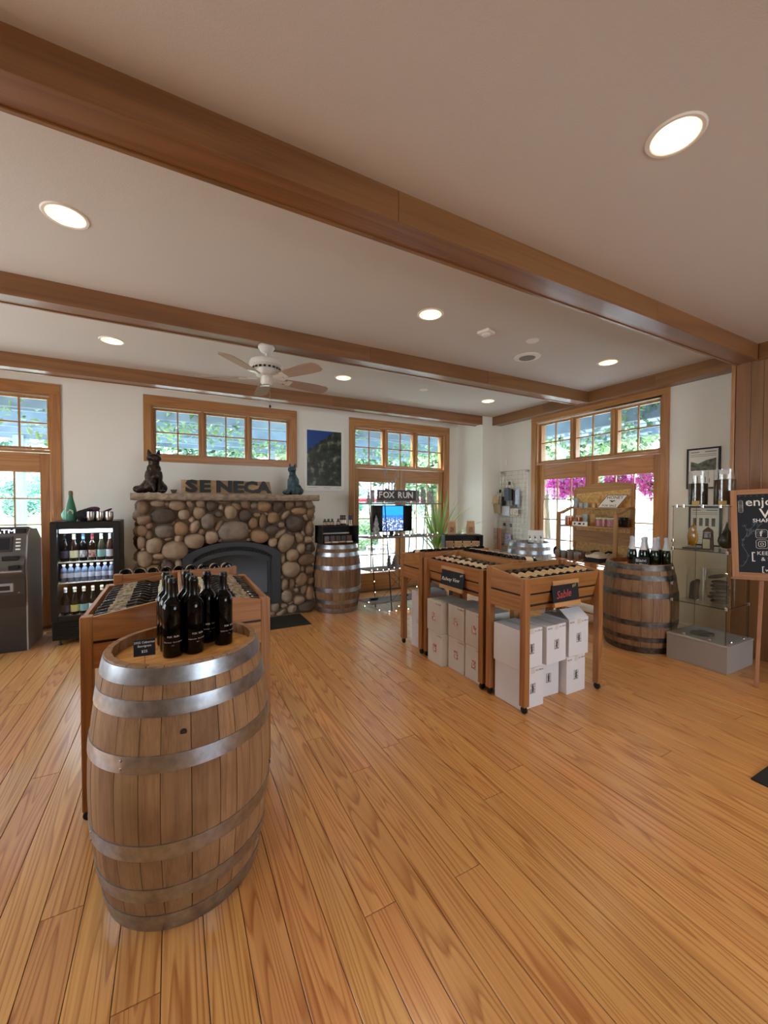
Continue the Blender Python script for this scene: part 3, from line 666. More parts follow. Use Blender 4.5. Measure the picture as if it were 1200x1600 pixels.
# ---- fox statues
def blob(name, balls, tubes, mat, M, label, cat, vox=.009, extra=()):
    mb = MB()
    for c, r, rot in balls: mb.ball(c, r, 14, 10, rot)
    for pts, rr in tubes: mb.tube(pts, rr, 10)
    for e in extra: e(mb)
    me = mb.mesh(name, mat, True, 180)
    o = bpy.data.objects.new(name, me); COL.objects.link(o); o.matrix_world = M
    r = o.modifiers.new('remesh', 'REMESH'); r.mode = 'VOXEL'; r.voxel_size = vox; r.use_smooth_shade = True
    s_ = o.modifiers.new('smooth', 'SMOOTH'); s_.iterations = 2
    return tag(o, label, cat)
bronze = pmat('bronze_dark', '#3A2A24', .38, .55, mottle=.7, mscale=22, col2='#1F1714', bump=.5, bscale=45)
verd = pmat('verdigris', '#4A626C', .45, .4, mottle=.9, mscale=18, col2='#1D2B33', bump=.5, bscale=50)
def fox(facing, s=1.0):
    """sitting fox, about .5 tall, nose towards -Y turned by facing"""
    B = [((0, .03, .10), (.095, .12, .10), None), ((0, -.01, .20), (.078, .085, .13), Rx(-.15)), ((0, -.035, .29), (.062, .062, .08), None), ((0, -.045, .37), (.048, .05, .06), None),
         ((0, -.06, .43), (.062, .06, .05), None), ((.03, -.06, .415), (.035, .035, .03), None), ((-.03, -.06, .415), (.035, .035, .03), None), ((.075, .03, .06), (.045, .10, .065), None), ((-.075, .03, .06), (.045, .10, .065), None),
         ((.07, -.06, .018), (.026, .06, .02), None), ((-.07, -.06, .018), (.026, .06, .02), None)]
    Tt = [([(.035, -.06, .26), (.038, -.085, .12), (.036, -.09, .02), (.036, -.125, .014)], [.034, .024, .019, .018]), ([(-.035, -.06, .26), (-.038, -.085, .12), (-.036, -.09, .02), (-.036, -.125, .014)], [.034, .024, .019, .018]),
          ([(0, -.08, .428), (0, -.13, .412), (0, -.155, .405)], [.036, .02, .011]), ([(.032, -.05, .455), (.042, -.045, .51), (.047, -.04, .535)], [.025, .014, .004]), ([(-.032, -.05, .455), (-.042, -.045, .51), (-.047, -.04, .535)], [.025, .014, .004]),
          ([(.0, .13, .05), (-.08, .12, .045), (-.12, .05, .042), (-.13, -.03, .042), (-.11, -.08, .045)], [.03, .042, .048, .045, .02])]
    return B, Tt
B, Tt = fox(0)
# the kit leaning against its parent
K = [((-.045, -.11, .07), (.042, .055, .055), None), ((-.025, -.13, .13), (.034, .036, .06), None), ((.0, -.15, .195), (.030, .036, .028), None)]
KT = [([(-.02, -.15, .12), (-.01, -.165, .05), (-.01, -.17, .01)], [.018, .013, .012]), ([(.005, -.16, .19), (.035, -.185, .185)], [.02, .008]), ([(-.012, -.14, .21), (-.02, -.135, .245)], [.012, .003]), ([(.015, -.145, .21), (.02, -.14, .245)], [.012, .003]),
      ([(-.07, -.10, .05), (-.12, -.12, .03), (-.15, -.15, .025)], [.03, .028, .012])]
blob('fox_statue', B+K, Tt+KT, bronze, T(-.20, 5.72, 1.668) @ Rz(.12) @ Matrix.Diagonal((1.3, 1.15, 1, 1)), 'dark bronze sitting fox with a kit at the left end of the mantel', 'statue', .008)
solo('small_bowl', MB().lathe([(.0, .0), (.022, .002), (.026, .012), (.038, .045), (.034, .045), (.022, .014), (0, .012)], 20), brush, 'little metal bowl beside the bronze fox', 'bowl', T(.02, 5.62, 1.662))
B, Tt = fox(0)
Tt[2] = ([(0, -.08, .428), (0, -.125, .405), (0, -.15, .392)], [.036, .02, .011])
o = blob('fox_statue', B, Tt, verd, T(1.56, 5.72, 1.667) @ Rz(-.75) @ Matrix.Diagonal((.98, .98, .84, 1)), 'smaller blue-green patinated fox statue at the right end of the mantel', 'statue', .009)

# ---- poster on the back wall
s = thing('poster', 'tall framed aerial photograph of a blue lake and dark green land', 'poster', T(2.19, 6.198, 2.243))
part('frame', MB().box(-.335, .335, -.006, .02, -.505, .505, .003), white, s)
pm = bpy.data.materials.new('aerial_print'); pm.use_nodes = True; n = pm.node_tree; b = n.nodes['Principled BSDF']; L = n.links.new
t = n.nodes.new('ShaderNodeTexCoord'); sp = n.nodes.new('ShaderNodeSeparateXYZ'); L(t.outputs['Object'], sp.inputs[0])
ns = n.nodes.new('ShaderNodeTexNoise'); ns.inputs['Scale'].default_value = 9; ns.inputs['Detail'].default_value = 8; L(t.outputs['Object'], ns.inputs['Vector'])
rp = n.nodes.new('ShaderNodeValToRGB'); e = rp.color_ramp.elements; e[0].position = .36; e[0].color = (.004, .007, .006, 1); e[1].position = .72; e[1].color = (.30, .28, .22, 1)
x = e.new(.55); x.color = (.028, .042, .026, 1); L(ns.outputs['Fac'], rp.inputs[0])
# shore line rising to the right
m1 = n.nodes.new('ShaderNodeMath'); m1.operation = 'MULTIPLY_ADD'; m1.inputs[1].default_value = -.75; L(sp.outputs['X'], m1.inputs[0]); L(sp.outputs['Z'], m1.inputs[2])
m2 = n.nodes.new('ShaderNodeMath'); m2.operation = 'MULTIPLY_ADD'; m2.inputs[1].default_value = .18; L(ns.outputs['Fac'], m2.inputs[0]); L(m1.outputs[0], m2.inputs[2])
m3 = n.nodes.new('ShaderNodeMath'); m3.operation = 'GREATER_THAN'; m3.inputs[1].default_value = .43; L(m2.outputs[0], m3.inputs[0])
mx = n.nodes.new('ShaderNodeMix'); mx.data_type = 'RGBA'; mx.inputs['B'].default_value = (.012, .06, .26, 1); L(m3.outputs[0], mx.inputs['Factor']); L(rp.outputs[0], mx.inputs['A']); L(mx.outputs['Result'], b.inputs['Base Color'])
b.inputs['Roughness'].default_value = .3
part('print', MB().box(-.292, .292, -.008, -.006, -.42, .468), pm, s)
c = MB()
for zz, a, b_ in ((-.445, -.28, -.12), (-.440, -.02, .12), (-.458, .0, .10), (-.446, .18, .28)): c.box(a, b_, -.0075, -.006, zz-.004, zz+.002)
part('caption', c, grey_print, s)

# ================================================================ BARRELS
def barrel_R(z, H=.965): return .286+.058*(1-((z-H/2)/(H/2))**2)
def make_barrel(M, label, om, hm, head_m, n=26, rot=0, seed=0):
    H = .965; root = thing('wine_barrel', label, 'barrel', M @ Rz(rot)); rs = random.Random(seed)
    # staves: the same tapering board turned about the axis, unequal widths
    ws = [rs.uniform(.8, 1.25) for _ in range(n)]; tot = sum(ws); a = 0
    for q in ws:
        da = 2*PI*q/tot; mb = MB(); K = 12; N = 4; g = .0012
        th = .024; dr = rs.uniform(-.0006, .0008)
        for j in range(K+1):
            z = H*j/K; R = barrel_R(z)+dr
            for i in range(N+1):
                t = -da/2+da*i/N; t = max(min(t, da/2-g/R), -da/2+g/R); rr = R-(.0012 if i in (0, N) else 0)
                mb.v.append((rr*math.cos(t), rr*math.sin(t), z))
            for t in (da/2-g/R, -da/2+g/R): mb.v.append(((R-th)*math.cos(t), (R-th)*math.sin(t), z))
        W = N+3
        for j in range(K):
            for i in range(W): mb.f.append([j*W+i, j*W+(i+1) % W, (j+1)*W+(i+1) % W, (j+1)*W+i])
        mb.f.append(list(range(W))[::-1]); mb.f.append([K*W+i for i in range(W)])
        mb.smooth = True
        part('stave', mb, om, root, Rz(a+da/2), angle=25); a += da
    lin = MB().lathe([(barrel_R(0)-.02, .03)]+[(barrel_R(H*j/8)-.021, H*j/8) for j in range(1, 7)]+[(barrel_R(.89)-.021, .89)], 32, closed=True)
    part('lining', lin, pmat('barrel_dark', '#1C120B', .9), root)
    for z0, z1 in ((.0, .07), (.13, .185), (.30, .358), (.612, .67), (.798, .853), (.903, .958)):
        h = MB().lathe([(barrel_R(z0)+.0005, z0), (barrel_R(z0)+.0032, z0), (barrel_R(z1)+.0032, z1), (barrel_R(z1)+.0005, z1)], 64)
        h = MB(); h.lathe([(barrel_R(z0)-.002, z0), (barrel_R(z0)+.0032, z0), ((barrel_R(z0)+barrel_R(z1))/2+.004, (z0+z1)/2), (barrel_R(z1)+.0032, z1), (barrel_R(z1)-.002, z1)], 64, closed=True)
        hp = part('hoop', h, hm, root)
        Rm = (barrel_R(z0)+barrel_R(z1))/2; rv = MB(); A = rs.uniform(0, 6.28)
        for dz in (-.014, .014): rv.ball((Rm+.005, 0, (z0+z1)/2+dz), (.002, .005, .005), 8, 5)
        part('rivet', rv, hm, hp, Rz(A))
    # head boards
    R = barrel_R(.92)-.023; nb = 6; bw = 2*R/nb
    for i in range(nb):
        u0, u1 = -R+i*bw+.0006, -R+(i+1)*bw-.0006; pts = []
        for k in range(9):
            u = u0+(u1-u0)*k/8; pts.append((math.sqrt(max(0, R*R-u*u)), u))
        for k in range(9):
            u = u1+(u0-u1)*k/8; pts.append((-math.sqrt(max(0, R*R-u*u)), u))
        part('head_board', MB().prism(pts, .895, .915), head_m, root)
    return root
b1 = make_barrel(T(.045, 1.895, 0), 'big foreground oak wine barrel with shiny hoops carrying black bottles', oak, steel, oak_head, rot=.35, seed=1)
knot = MB().lathe([(0, .002), (.011, .001), (.013, -.004)], 14)
part('bung_mark', knot, pmat('knot_dark', '#2C1A0E', .7), b1, Rz(-.35) @ Rz(-PI/2-.05) @ T(barrel_R(.735)-.0005, 0, .735) @ Ry(PI/2+.1))
make_barrel(T(2.13, 5.47, 0), 'dark stained oak barrel beside the fireplace under a black crate', oak_old, steel, oak_head, rot=.2, seed=2)
make_barrel(T(4.53, 2.555, 0) @ Matrix.Diagonal((1.07, 1.07, .95, 1)), 'squat looking oak barrel with dark hoops beside the glass display case', oak, steel_old, oak_head, rot=.9, seed=3)
make_barrel(T(4.84, 4.36, 0), 'pale grey weathered barrel by the wire grid carrying lotion bottles', wood('barrel_grey', '#A59A90', '#7A7068', axis='Z', amt=.5, rough=.7, var=.12), steel, grey_wood, rot=.5, seed=4)

# ================================================================ BOTTLES
def prof_bordeaux(h=.30, r=.037):
    return [(.0, .004), (r-.012, 0), (r-.003, .002), (r, .008), (r, h*.60), (r*.97, h*.645), (r*.80, h*.695), (r*.52, h*.735), (r*.40, h*.77), (r*.385, h*.93), (r*.44, h*.935), (r*.44, h*.965), (r*.39, h*.97), (r*.38, h), (0, h)]
def prof_burgundy(h=.30, r=.041):
    return [(.0, .004), (r-.012, 0), (r-.003, .002), (r, .008), (r, h*.48), (r*.96, h*.54), (r*.80, h*.62), (r*.56, h*.70), (r*.42, h*.77), (r*.36, h*.84), (r*.36, h*.93), (r*.42, h*.935), (r*.42, h*.965), (r*.36, h*.97), (r*.36, h), (0, h)]
def rad_at(prof, z):
    for (r0, z0), (r1, z1) in zip(prof[1:-2], prof[2:-1]):
        if z0 <= z <= z1 and z1 > z0: return r0+(r1-r0)*(z-z0)/(z1-z0)
    return prof[-2][0]
def bottle_proto(prof, glass, foil, label_m, lz=(.07, .15), foil_z=.78, n=20, arc=2*PI, lang=0, extra=None):
    """list of (name, mesh, extra matrix) with the glass first"""
    h = prof[-1][1]; out = [('glass', MB().lathe(prof, n).mesh('bottle_glass', glass, angle=60))]
    if foil is not None:
        zs = [foil_z*h]+[p[1] for p in prof if foil_z*h < p[1] < h]+[h]
        pf = [(rad_at(prof, z)+.0008, z) for z in zs]; pf.append((0, h+.0008))
        out.append(('foil_capsule', MB().lathe(pf, n, closed=True).mesh('foil_capsule', foil, angle=60)))
    if label_m is not None:
        r = rad_at(prof, (lz[0]+lz[1])/2)+.0006
        out.append(('paper_label', MB().lathe([(r, lz[0]), (r, lz[1])], n, closed=True, a0=lang-arc/2, a1=lang+arc/2).mesh('paper_label', label_m)))
    return out
def put_bottle(proto, label, M, group=None, cat='bottle', name='wine_bottle'):
    o = link(name, proto[0][1], None, M); tag(o, label, cat, group)
    for nm, me in proto[1:]: link(nm, me, o)
    return o
pB = prof_bordeaux()
proto_black = bottle_proto(prof_bordeaux(.322, .0385), bottle_black, foil_black, None, foil_z=.76, n=28)
proto_cream = bottle_proto(pB, bottle_black, foil_black, cream, (.055, .145), n=14)
proto_sable = bottle_proto(pB, bottle_black, foil_black, pmat('label_tan', '#C9AE86', .7, mottle=.3, mscale=60, col2='#A88B62'), (.05, .15), n=14)
proto_red = bottle_proto(pB, bottle_black, foil_cream, pmat('label_rose', '#D9BFA8', .7, mottle=.8, mscale=50, col2='#A0563F'), (.05, .145), n=14)
proto_dark = bottle_proto(pB, bottle_black, foil_cream, pmat('label_dim', '#A89C84', .7, mottle=.9, mscale=45, col2='#38342E'), (.06, .14), foil_z=.90, n=14)

# bottles on the near barrel
lab_w = pmat('label_print', '#C9C9CC', .6)
spots = [(-.002, 1.86, 'black wine bottle with white lettering nearest the price card on the big barrel', .0), (-.014, 1.944, 'black bottle second in the left row on the big barrel', .0), (-.028, 2.03, 'black bottle at the back of the left row on the big barrel', 0),
         (.077, 1.866, 'front black bottle of the middle row on the big barrel', .35), (.066, 1.948, 'black bottle second in the middle row on the big barrel', .2), (.054, 2.032, 'black bottle at the back of the middle row on the big barrel', 0),
         (.138, 1.982, 'black bottle behind the rightmost one on the big barrel', .3), (.200, 1.918, 'rightmost black wine bottle with white lettering on the big barrel', .55)]
for x, y, lb, a in spots:
    o = put_bottle(proto_black, lb, T(x, y, .9155) @ Rz(a), 'black bottles on the big barrel')
    def wrap(body, size, z, r=.0391, ang=-PI/2, step=None):
        c = len(body); st = step or size*.62/r
        for i, ch in enumerate(body):
            if ch == ' ': continue
            t = ang+(i-(c-1)/2)*st
            text(ch, size, lab_w, o, Matrix.Translation((r*math.cos(t), r*math.sin(t), z)) @ Rz(t+PI/2) @ FACE_Y, 'lettering', .0001)
    if a in (0.0,) and y > 1.9: continue
    wrap('FOX RUN', .0105, .088); wrap('Cabernet Sauvignon', .0075, .066, step=.0042/.0391); wrap('2022', .004, .053)
# price card
s = thing('price_card', 'small dark price card on a wire stand on the big barrel', 'sign', T(-.098, 1.765, .915) @ Rz(-.06))
part('card', MB().box(-.036, .036, -.0015, .0015, .048, .112, .0006), pmat('card_navy', '#10131C', .5), s)
part('stand', MB().tube([(0, .002, .06), (0, .004, .01), (.02, .01, .0015), (-.02, .01, .0015), (0, -.015, .0015)], .001, 5), black, s)
for tx, z, sz in (('2022 Cabernet', .101, .0115), ('Sauvignon', .087, .0115), ('$25', .066, .0135)): text(tx, sz, chalk_w, s, T(0, -.0022, z) @ FACE_Y, ext=.0002)

# ================================================================ WINE RACKS
wheel = MB().lathe([(0, -.011), (.024, -.011), (.027, -.008), (.027, .008), (.024, .011), (0, .011)], 16, M=Ry(PI/2)).mesh('wheel', rubber)
fork = MB().box(-.016, -.012, -.012, .014, -.004, .034); fork.box(.012, .016, -.012, .014, -.004, .034); fork.box(-.016, .016, -.014, .014, .03, .036); fork.lathe([(.005, .036), (.005, .05)], 8); forkm = fork.mesh('caster_fork', black)
def make_rack(M, label, L=.90, D=.41, zf=1.0, zr=1.045, closed_rear=True):
    """bin on four posts; local x runs along it, the low edge is at y=0, the high edge at y=D"""
    r = thing('wine_rack', label, 'display rack', M); p = .052
    posts = ((0, 0, zf), (L-p, 0, zf), (0, D-p, zr), (L-p, D-p, zr))
    for x, y, z in posts:
        po = part('post', MB().box(x, x+p, y, y+p, .055, z, .003), rack_z, r)
        Mc = T(x+p/2, y+p/2, .028); link('caster_wheel', wheel, po, Mc); link('caster_fork', forkm, po, Mc)
    zm, zb = .872, .745
    # front boards lean inwards towards their foot
    def lean(y0, y1, z0, z1, th, x0, x1, nm):
        mb = MB(); dy = th
        for x in (x0, x1): mb.v += [(x, y0, z0), (x, y0+dy, z0), (x, y1+dy, z1), (x, y1, z1)]
        mb.f = [(0, 1, 2, 3), (7, 6, 5, 4), (0, 4, 5, 1), (1, 5, 6, 2), (2, 6, 7, 3), (3, 7, 4, 0)]
        part(nm, mb, rack_x, r)
    lean(.035, .006, zm+.007, zf-.003, .018, p, L-p, 'front_board'); lean(.07, .037, zb, zm-.007, .018, p, L-p, 'front_board')
    part('rear_board', MB().box(p, L-p, D-.02, D-.002, zm+.007, zr-.003, .002), rack_x, r); part('rear_board', MB().box(p, L-p, D-.02, D-.002, zb, zm-.007, .002), rack_x, r)
    for x in (.004, L-.024):
        for z0, za, zb_ in ((zm+.007, zf-.004, zr-.004), (zb, zm-.007, zm-.007)):
            mb = MB(); mb.v = [(x, p, z0), (x+.02, p, z0), (x+.02, D-p, z0), (x, D-p, z0), (x, p, za+(0)), (x+.02, p, za), (x+.02, D-p, zb_-(.005 if z0 > .8 else 0)), (x, D-p, zb_-(.005 if z0 > .8 else 0))]
            mb.f = [(3, 2, 1, 0), (4, 5, 6, 7), (0, 1, 5, 4), (1, 2, 6, 5), (2, 3, 7, 6), (3, 0, 4, 7)]
            part('side_board', mb, rack_y, r)
    # narrow black strips painting the shade in the gap between upper and lower boards
    g = MB(); g.box(p, L-p, .042, .05, zm-.008, zm+.008); g.box(.012, .018, p, D-p, zm-.008, zm+.008); g.box(L-.018, L-.012, p, D-p, zm-.008, zm+.008)
    part('gap_shade', g, black, r)
    part('bin_floor', MB().box(.03, L-.03, .05, D-.03, .775, .79, .001), pmat('bin_dark', '#2A1A10', .8), r)
    mb = MB(); th = math.atan((zr-zf)/D)
    part('slope_board', MB().box(.03, L-.03, 0, (D-.06)/math.cos(th), -.014, -.002, .001, T(0, .035, zf-.078) @ Rx(th)), pmat('bin_dark', '#2A1A10', .8), r)
    return r
def fill_rack(M, protos, where, row, L=.90, D=.41, zf=1.0, zr=1.045, n=10, base_low=True, lift=0, seed=0, slide=.0):
    rs = random.Random(seed); th = math.atan((zr-zf)/D); sp = (L-.13)/(n-1)
    for i in range(n):
        x = .065+sp*i; pr = rs.choice(protos)
        if base_low: Mb = T(x, .042+slide+rs.uniform(0, .01), zf-.041+lift) @ Rx(th) @ Rx(-PI/2) @ Rz(rs.uniform(-.5, .5)-PI/2)
        else: Mb = T(x, D-.02-slide+rs.uniform(-.01, 0), zr-.041+lift) @ Rx(th+.0) @ Rx(PI/2) @ Rz(rs.uniform(-.5, .5)-PI/2)
        put_bottle(pr, '%s bottle from the left lying in %s' % (ORD[i], where), M @ Mb, row)
# right-hand island
MA = T(2.25, 2.055, 0); MBk = T(2.245, 3.37, 0) @ Rz(-PI/2); MD = T(3.105, 2.50, 0) @ Rz(PI/2); MC_ = T(3.13, 3.80, 0) @ Rz(PI)
make_rack(MA, 'nearest wine rack of the right-hand island with the pink chalk sign', D=.41)
fill_rack(MA, [proto_sable], 'the nearest rack of the right island', 'bottles in the nearest rack of the right island', D=.41, seed=1)
make_rack(MBk, 'wine rack on the left flank of the right-hand island with white cartons', L=.87, zr=1.05)
fill_rack(MBk, [proto_red, proto_cream], 'the left flank rack of the right island', 'bottles in the left flank rack of the right island', L=.87, zr=1.05, seed=2)
make_rack(MD, 'wine rack on the hidden right flank of the right-hand island', L=.87, zr=1.05)
fill_rack(MD, [proto_cream], 'the far flank rack of the right island', 'bottles in the far flank rack of the right island', L=.87, zr=1.05, base_low=False, lift=.035, slide=.0, seed=3)
make_rack(MC_, 'farthest wine rack of the right-hand island facing the window doors', zr=1.05)
fill_rack(MC_, [proto_cream], 'the farthest rack of the right island', 'bottles in the farthest rack of the right island', zr=1.05, base_low=False, lift=.03, seed=4)
# left-hand island
ME = T(-.395, 3.22, 0) @ Rz(-PI/2); MF = T(.497, 2.34, 0) @ Rz(PI/2); MG = T(.44, 3.68, 0) @ Rz(PI)
make_rack(ME, 'dark lit wine rack behind the big barrel, left half of the pair', L=.88, D=.445, zr=1.062)
fill_rack(ME, [proto_dark], 'the left half rack behind the big barrel', 'bottles in the left half rack behind the big barrel', L=.88, D=.445, zr=1.062, n=11, seed=5)
make_rack(MF, 'wine rack behind the big barrel, right half of the pair', L=.88, D=.445, zr=1.062)
fill_rack(MF, [proto_dark], 'the right half rack behind the big barrel', 'bottles in the right half rack behind the big barrel', L=.88, D=.445, zr=1.062, n=11, seed=6)
make_rack(MG, 'wine rack at the far end of the left island facing the fireplace', L=.80, zr=1.052)
fill_rack(MG, [proto_cream], 'the left island rack facing the fireplace', 'bottles in the left island rack facing the fireplace', L=.80, zr=1.052, n=9, base_low=False, lift=.035, seed=7)

# chalkboard signs hung on the racks
rail_m = wood('sign_rail', '#C79A66', '#A07444', axis='X', amt=.4, rough=.6)
def rack_sign(M, label, words, W, Hh, name='chalk_sign'):
    s = thing(name, label, 'sign', M)
    part('board', MB().box(-W/2, W/2, -.012, 0, -Hh/2+.028, Hh/2-.028, .001), chalk, s)
    part('rail', MB().box(-W/2+.0, W/2, -.024, .002, Hh/2-.034, Hh/2, .002), rail_m, s); part('rail', MB().box(-W/2, W/2, -.024, .002, -Hh/2, -Hh/2+.034, .002), rail_m, s)
    for body, size, m, x, z, rot in words: text(body, size, m, s, T(x, -.0128, z) @ FACE_Y @ Rz(rot), ext=.0004, shear=.35)
    return s
rack_sign(MA @ T(.45, .022, .855) @ Rx(-.12), 'chalkboard sign reading Sable on the nearest right island rack', [('Sable', .082, chalk_r, -.03, -.01, .06), ('$17', .028, chalk_y, .10, .045, .1)], .30, .20)
rack_sign(MBk @ T(.45, .022, .855) @ Rx(-.12), 'chalkboard sign with white script on the left flank rack', [('Railway View', .048, chalk_w, -.025, -.01, .05), ('$12', .024, chalk_w, .125, .045, .2)], .33, .21)

# ================================================================ WINE CARTONS
def carton_box(M, label, w=.232, d=.30, h=.30, m=carton, pr=red_print, mark='12 x 750 ml', group=None, name='wine_carton', side_mark=True, flap=False, wsvg=False):
    s = thing(name, label, 'box', M, group)
    part('body', MB().box(0, w, 0, d, 0, h, .003), m, s)
    part('tape', MB().box(w/2-.02, w/2+.02, -.0006, d+.0006, h-.04, h+.0007), pmat('tape', '#D6CFC4', .4), s)
    part('print', MB().box(w*.38, w*.62, -.0012, .0, h*.36, h*.62), pr, s)
    a = MB()
    if pr is grey_print:
        a.box(w*.47, w*.53, -.0016, -.001, h*.40, h*.56); a.ball((w*.5, -.0013, h*.585), (.006, .0006, .006), 8, 5); a.box(w*.40, w*.60, -.0016, -.001, h*.375, h*.385)
    else: a.box(w*.45, w*.55, -.0016, -.001, h*.42, h*.47); a.box(w*.45, w*.48, -.0016, -.001, h*.42, h*.56)
    part('emblem', a, ink if pr is grey_print else paper, s)
    text(mark, .017, ink, s, T(w-.048, -.001, h-.022) @ FACE_Y, ext=.0003)
    if wsvg: text('WS-VG', .017, ink, s, T(.035, -.001, h-.022) @ FACE_Y, ext=.0003)
    if flap:
        part('flap', MB().box(0, w, 0, .115, -.0015, .0015, 0, T(0, .001, h) @ Rx(.62)), m, s)
    return s
RB = Rz(-PI/2)
for i, (x, y, z, rt_, lb, kw) in enumerate((
    (2.285, 2.115, .0, 0, 'white carton on the floor at the front left corner under the Sable sign', {}), (2.272, 2.118, .302, 0, 'upper white carton at the front left corner under the Sable sign', {}),
    (2.545, 2.19, .0, -.03, 'white carton set back in the middle of the floor row under the Sable sign', {}), (2.535, 2.10, .302, .05, 'middle white carton on top, turned slightly, under the Sable sign', {}),
    (2.80, 2.125, .0, .02, 'white carton at the front right corner on the floor under the Sable sign', {}), (2.83, 2.13, .302, -.02, 'white carton with a raised flap under the right end of the nearest rack', dict(flap=True)))):
    carton_box(T(x, y, z) @ Rz(rt_), lb, w=.235, d=.235 if i == 3 else .28, h=.30, m=carton_w, pr=grey_print, wsvg=True, **kw)
for x, y, z, lb in ((2.235, 3.275, 0, 'cream carton jutting out on the floor at the far end of the left flank rack'), (2.235, 3.29, .302, 'upper cream carton jutting out at the far end of the left flank rack'),
                 (2.30, 3.03, 0, 'middle cream carton on the floor under the left flank rack'), (2.30, 3.035, .302, 'upper middle cream carton under the left flank rack'),
                 (2.30, 2.785, 0, 'near cream carton on the floor under the left flank rack'), (2.30, 2.785, .302, 'upper near cream carton under the left flank rack')):
    carton_box(T(x, y, z) @ RB, lb, w=.235, d=.30)
for z, lb in ((0, 'white carton on the floor under the farthest right island rack'), (.302, 'upper white carton under the farthest right island rack')):
    carton_box(T(2.31, 3.70, z) @ RB, lb, w=.235, d=.30, m=carton_w, pr=carton_w)

# ================================================================ BOTTLE FRIDGE (front 5.38, x -1.15 .. -.53)
fr = thing('drinks_fridge', 'black glass-door drinks fridge against the back wall', 'fridge', T(-1.145, 5.38, 0))
W, D, H = .615, .50, 1.34
c = MB(); c.box(0, .03, .02, D, .06, H, .003); c.box(W-.03, W, .02, D, .06, H, .003); c.box(.03, W-.03, .02, D, H-.045, H, .003); c.box(.03, W-.03, .02, D, .06, .27, .003); c.box(.03, W-.03, D-.03, D, .27, H-.045)
part('cabinet', c, blackp, fr)
d = MB()
for b in ((0, .06, .27, H-.01), (W-.06, W, .27, H-.01), (.06, W-.06, H-.08, H-.01), (.06, W-.06, .27, .325)): d.box(b[0], b[1], -.02, .02, b[2], b[3], .004)
dr = part('door', d, black, fr)
part('pane', MB().box(.06, W-.06, -.004, .0, .325, H-.08), case_glass, dr)
g = MB()
for i in range(7): g.box(.03, W-.03, .008, .02, .075+i*.026, .088+i*.026, .002)
part('grille', g, black, fr)
for x in (.04, W-.08): part('foot', MB().lathe([(.016, 0), (.02, .006), (.012, .02), (.012, .06)], 12, T(x+.02, .06, 0)), black, fr)
part('light_bar', MB().box(.07, W-.07, .03, .06, H-.125, H-.085, .003), pmat('fridge_light', '#DDF0FF', .5, emit=(.72, .88, 1), es=3.5), fr)
part('interior', MB().box(.031, W-.031, D-.034, D-.031, .27, H-.05), pmat('fridge_inside', '#0C0E12', .6), fr)
for z in (.90, .675, .315): part('shelf', MB().box(.032, W-.032, .04, D-.05, z-.012, z, .002), white, fr)
l = bpy.data.lights.new('fridge_lamp', 'AREA'); l.shape = 'RECTANGLE'; l.size = .45; l.size_y = .03; l.energy = 1.4; l.color = (.75, .88, 1)
lo = bpy.data.objects.new('fridge_lamp', l); COL.objects.link(lo); lo.location = (-.837, 5.43, 1.19); lo.rotation_euler = (-.35, 0, 0)
for z in (.885, .655):
    l = bpy.data.lights.new('fridge_lamp', 'AREA'); l.shape = 'RECTANGLE'; l.size = .45; l.size_y = .02; l.energy = .6; l.color = (.75, .88, 1)
    lo = bpy.data.objects.new('fridge_lamp', l); COL.objects.link(lo); lo.location = (-.837, 5.42, z); lo.rotation_euler = (-.35, 0, 0)
pb = prof_burgundy(.30, .040); labs = [pmat('lab_purple', '#4A4668', .7), pmat('lab_cream2', '#D8D8B8', .7), pmat('lab_white_dark', '#D5DAE2', .7, mottle=1, mscale=40, col2='#22304A'), pmat('lab_red', '#D9C0B4', .7, mottle=1, mscale=45, col2='#7A2E2A'), teal_lab, pmat('lab_pale', '#D5DDF0', .7), pmat('lab_yellow', '#D8D585', .7)]
fo = [foil_black, foil_cream, foil_blue, foil_red, foil_white, foil_white]
names = ['dark bottle with a purple label, first on the top fridge shelf', 'bottle with cream cap and cream label on the top fridge shelf', 'bottle with blue cap and a small square picture label in the fridge', 'bottle with wine-red cap and red picture label in the fridge', 'pale bottle with white cap and light blue label in the fridge', 'bottle with white cap at the right end of the top fridge shelf']
gl = [bottle_black, bottle_brown, bottle_black, bottle_brown, pmat('bottle_straw', '#2C2A16', .08), pmat('bottle_rose', '#341A16', .08)]
for i in range(6):
    pr = bottle_proto(pb if i not in (2, 3) else prof_bordeaux(.30, .036), gl[i], fo[i], labs[i], (.04, .12), foil_z=.80, n=18)
    put_bottle(pr, names[i], T(-1.145+.105+i*.082, 5.47, .9), 'wine bottles on the top fridge shelf')
pl = [(0, .002), (.028, 0), (.031, .01), (.031, .12), (.026, .145), (.012, .165), (.012, .178), (.016, .178), (.016, .195), (0, .196)]
water = pmat('water_bottle', '#9FB4D8', .12, trans=.6, ior=1.2)
prw = [('glass', MB().lathe(pl, 16).mesh('bottle', water, angle=50)), ('cap', MB().lathe([(.0165, .177), (.0165, .196), (0, .197)], 14).mesh('cap', white)), ('label', MB().lathe([(.0315, .05), (.0315, .10)], 16, closed=True).mesh('label', pmat('lab_water', '#C5D0EA', .6)))]
for i in range(8): put_bottle(prw, '%s small clear water bottle from the left in the fridge' % ORD[i], T(-1.145+.095+i*.062, 5.46, .675), 'water bottles on the middle fridge shelf', 'bottle', 'water_bottle')
for i in range(6):
    pr = bottle_proto(pb, bottle_black, foil_cream if i else foil_white, [labs[0], labs[6], teal_lab, labs[5], labs[1], labs[6]][i], (.035, .11), foil_z=.82, n=18)
    put_bottle(pr, '%s bottle from the left on the lowest fridge shelf' % ORD[i], T(-1.145+.105+i*.082, 5.47, .315), 'wine bottles on the lowest fridge shelf')
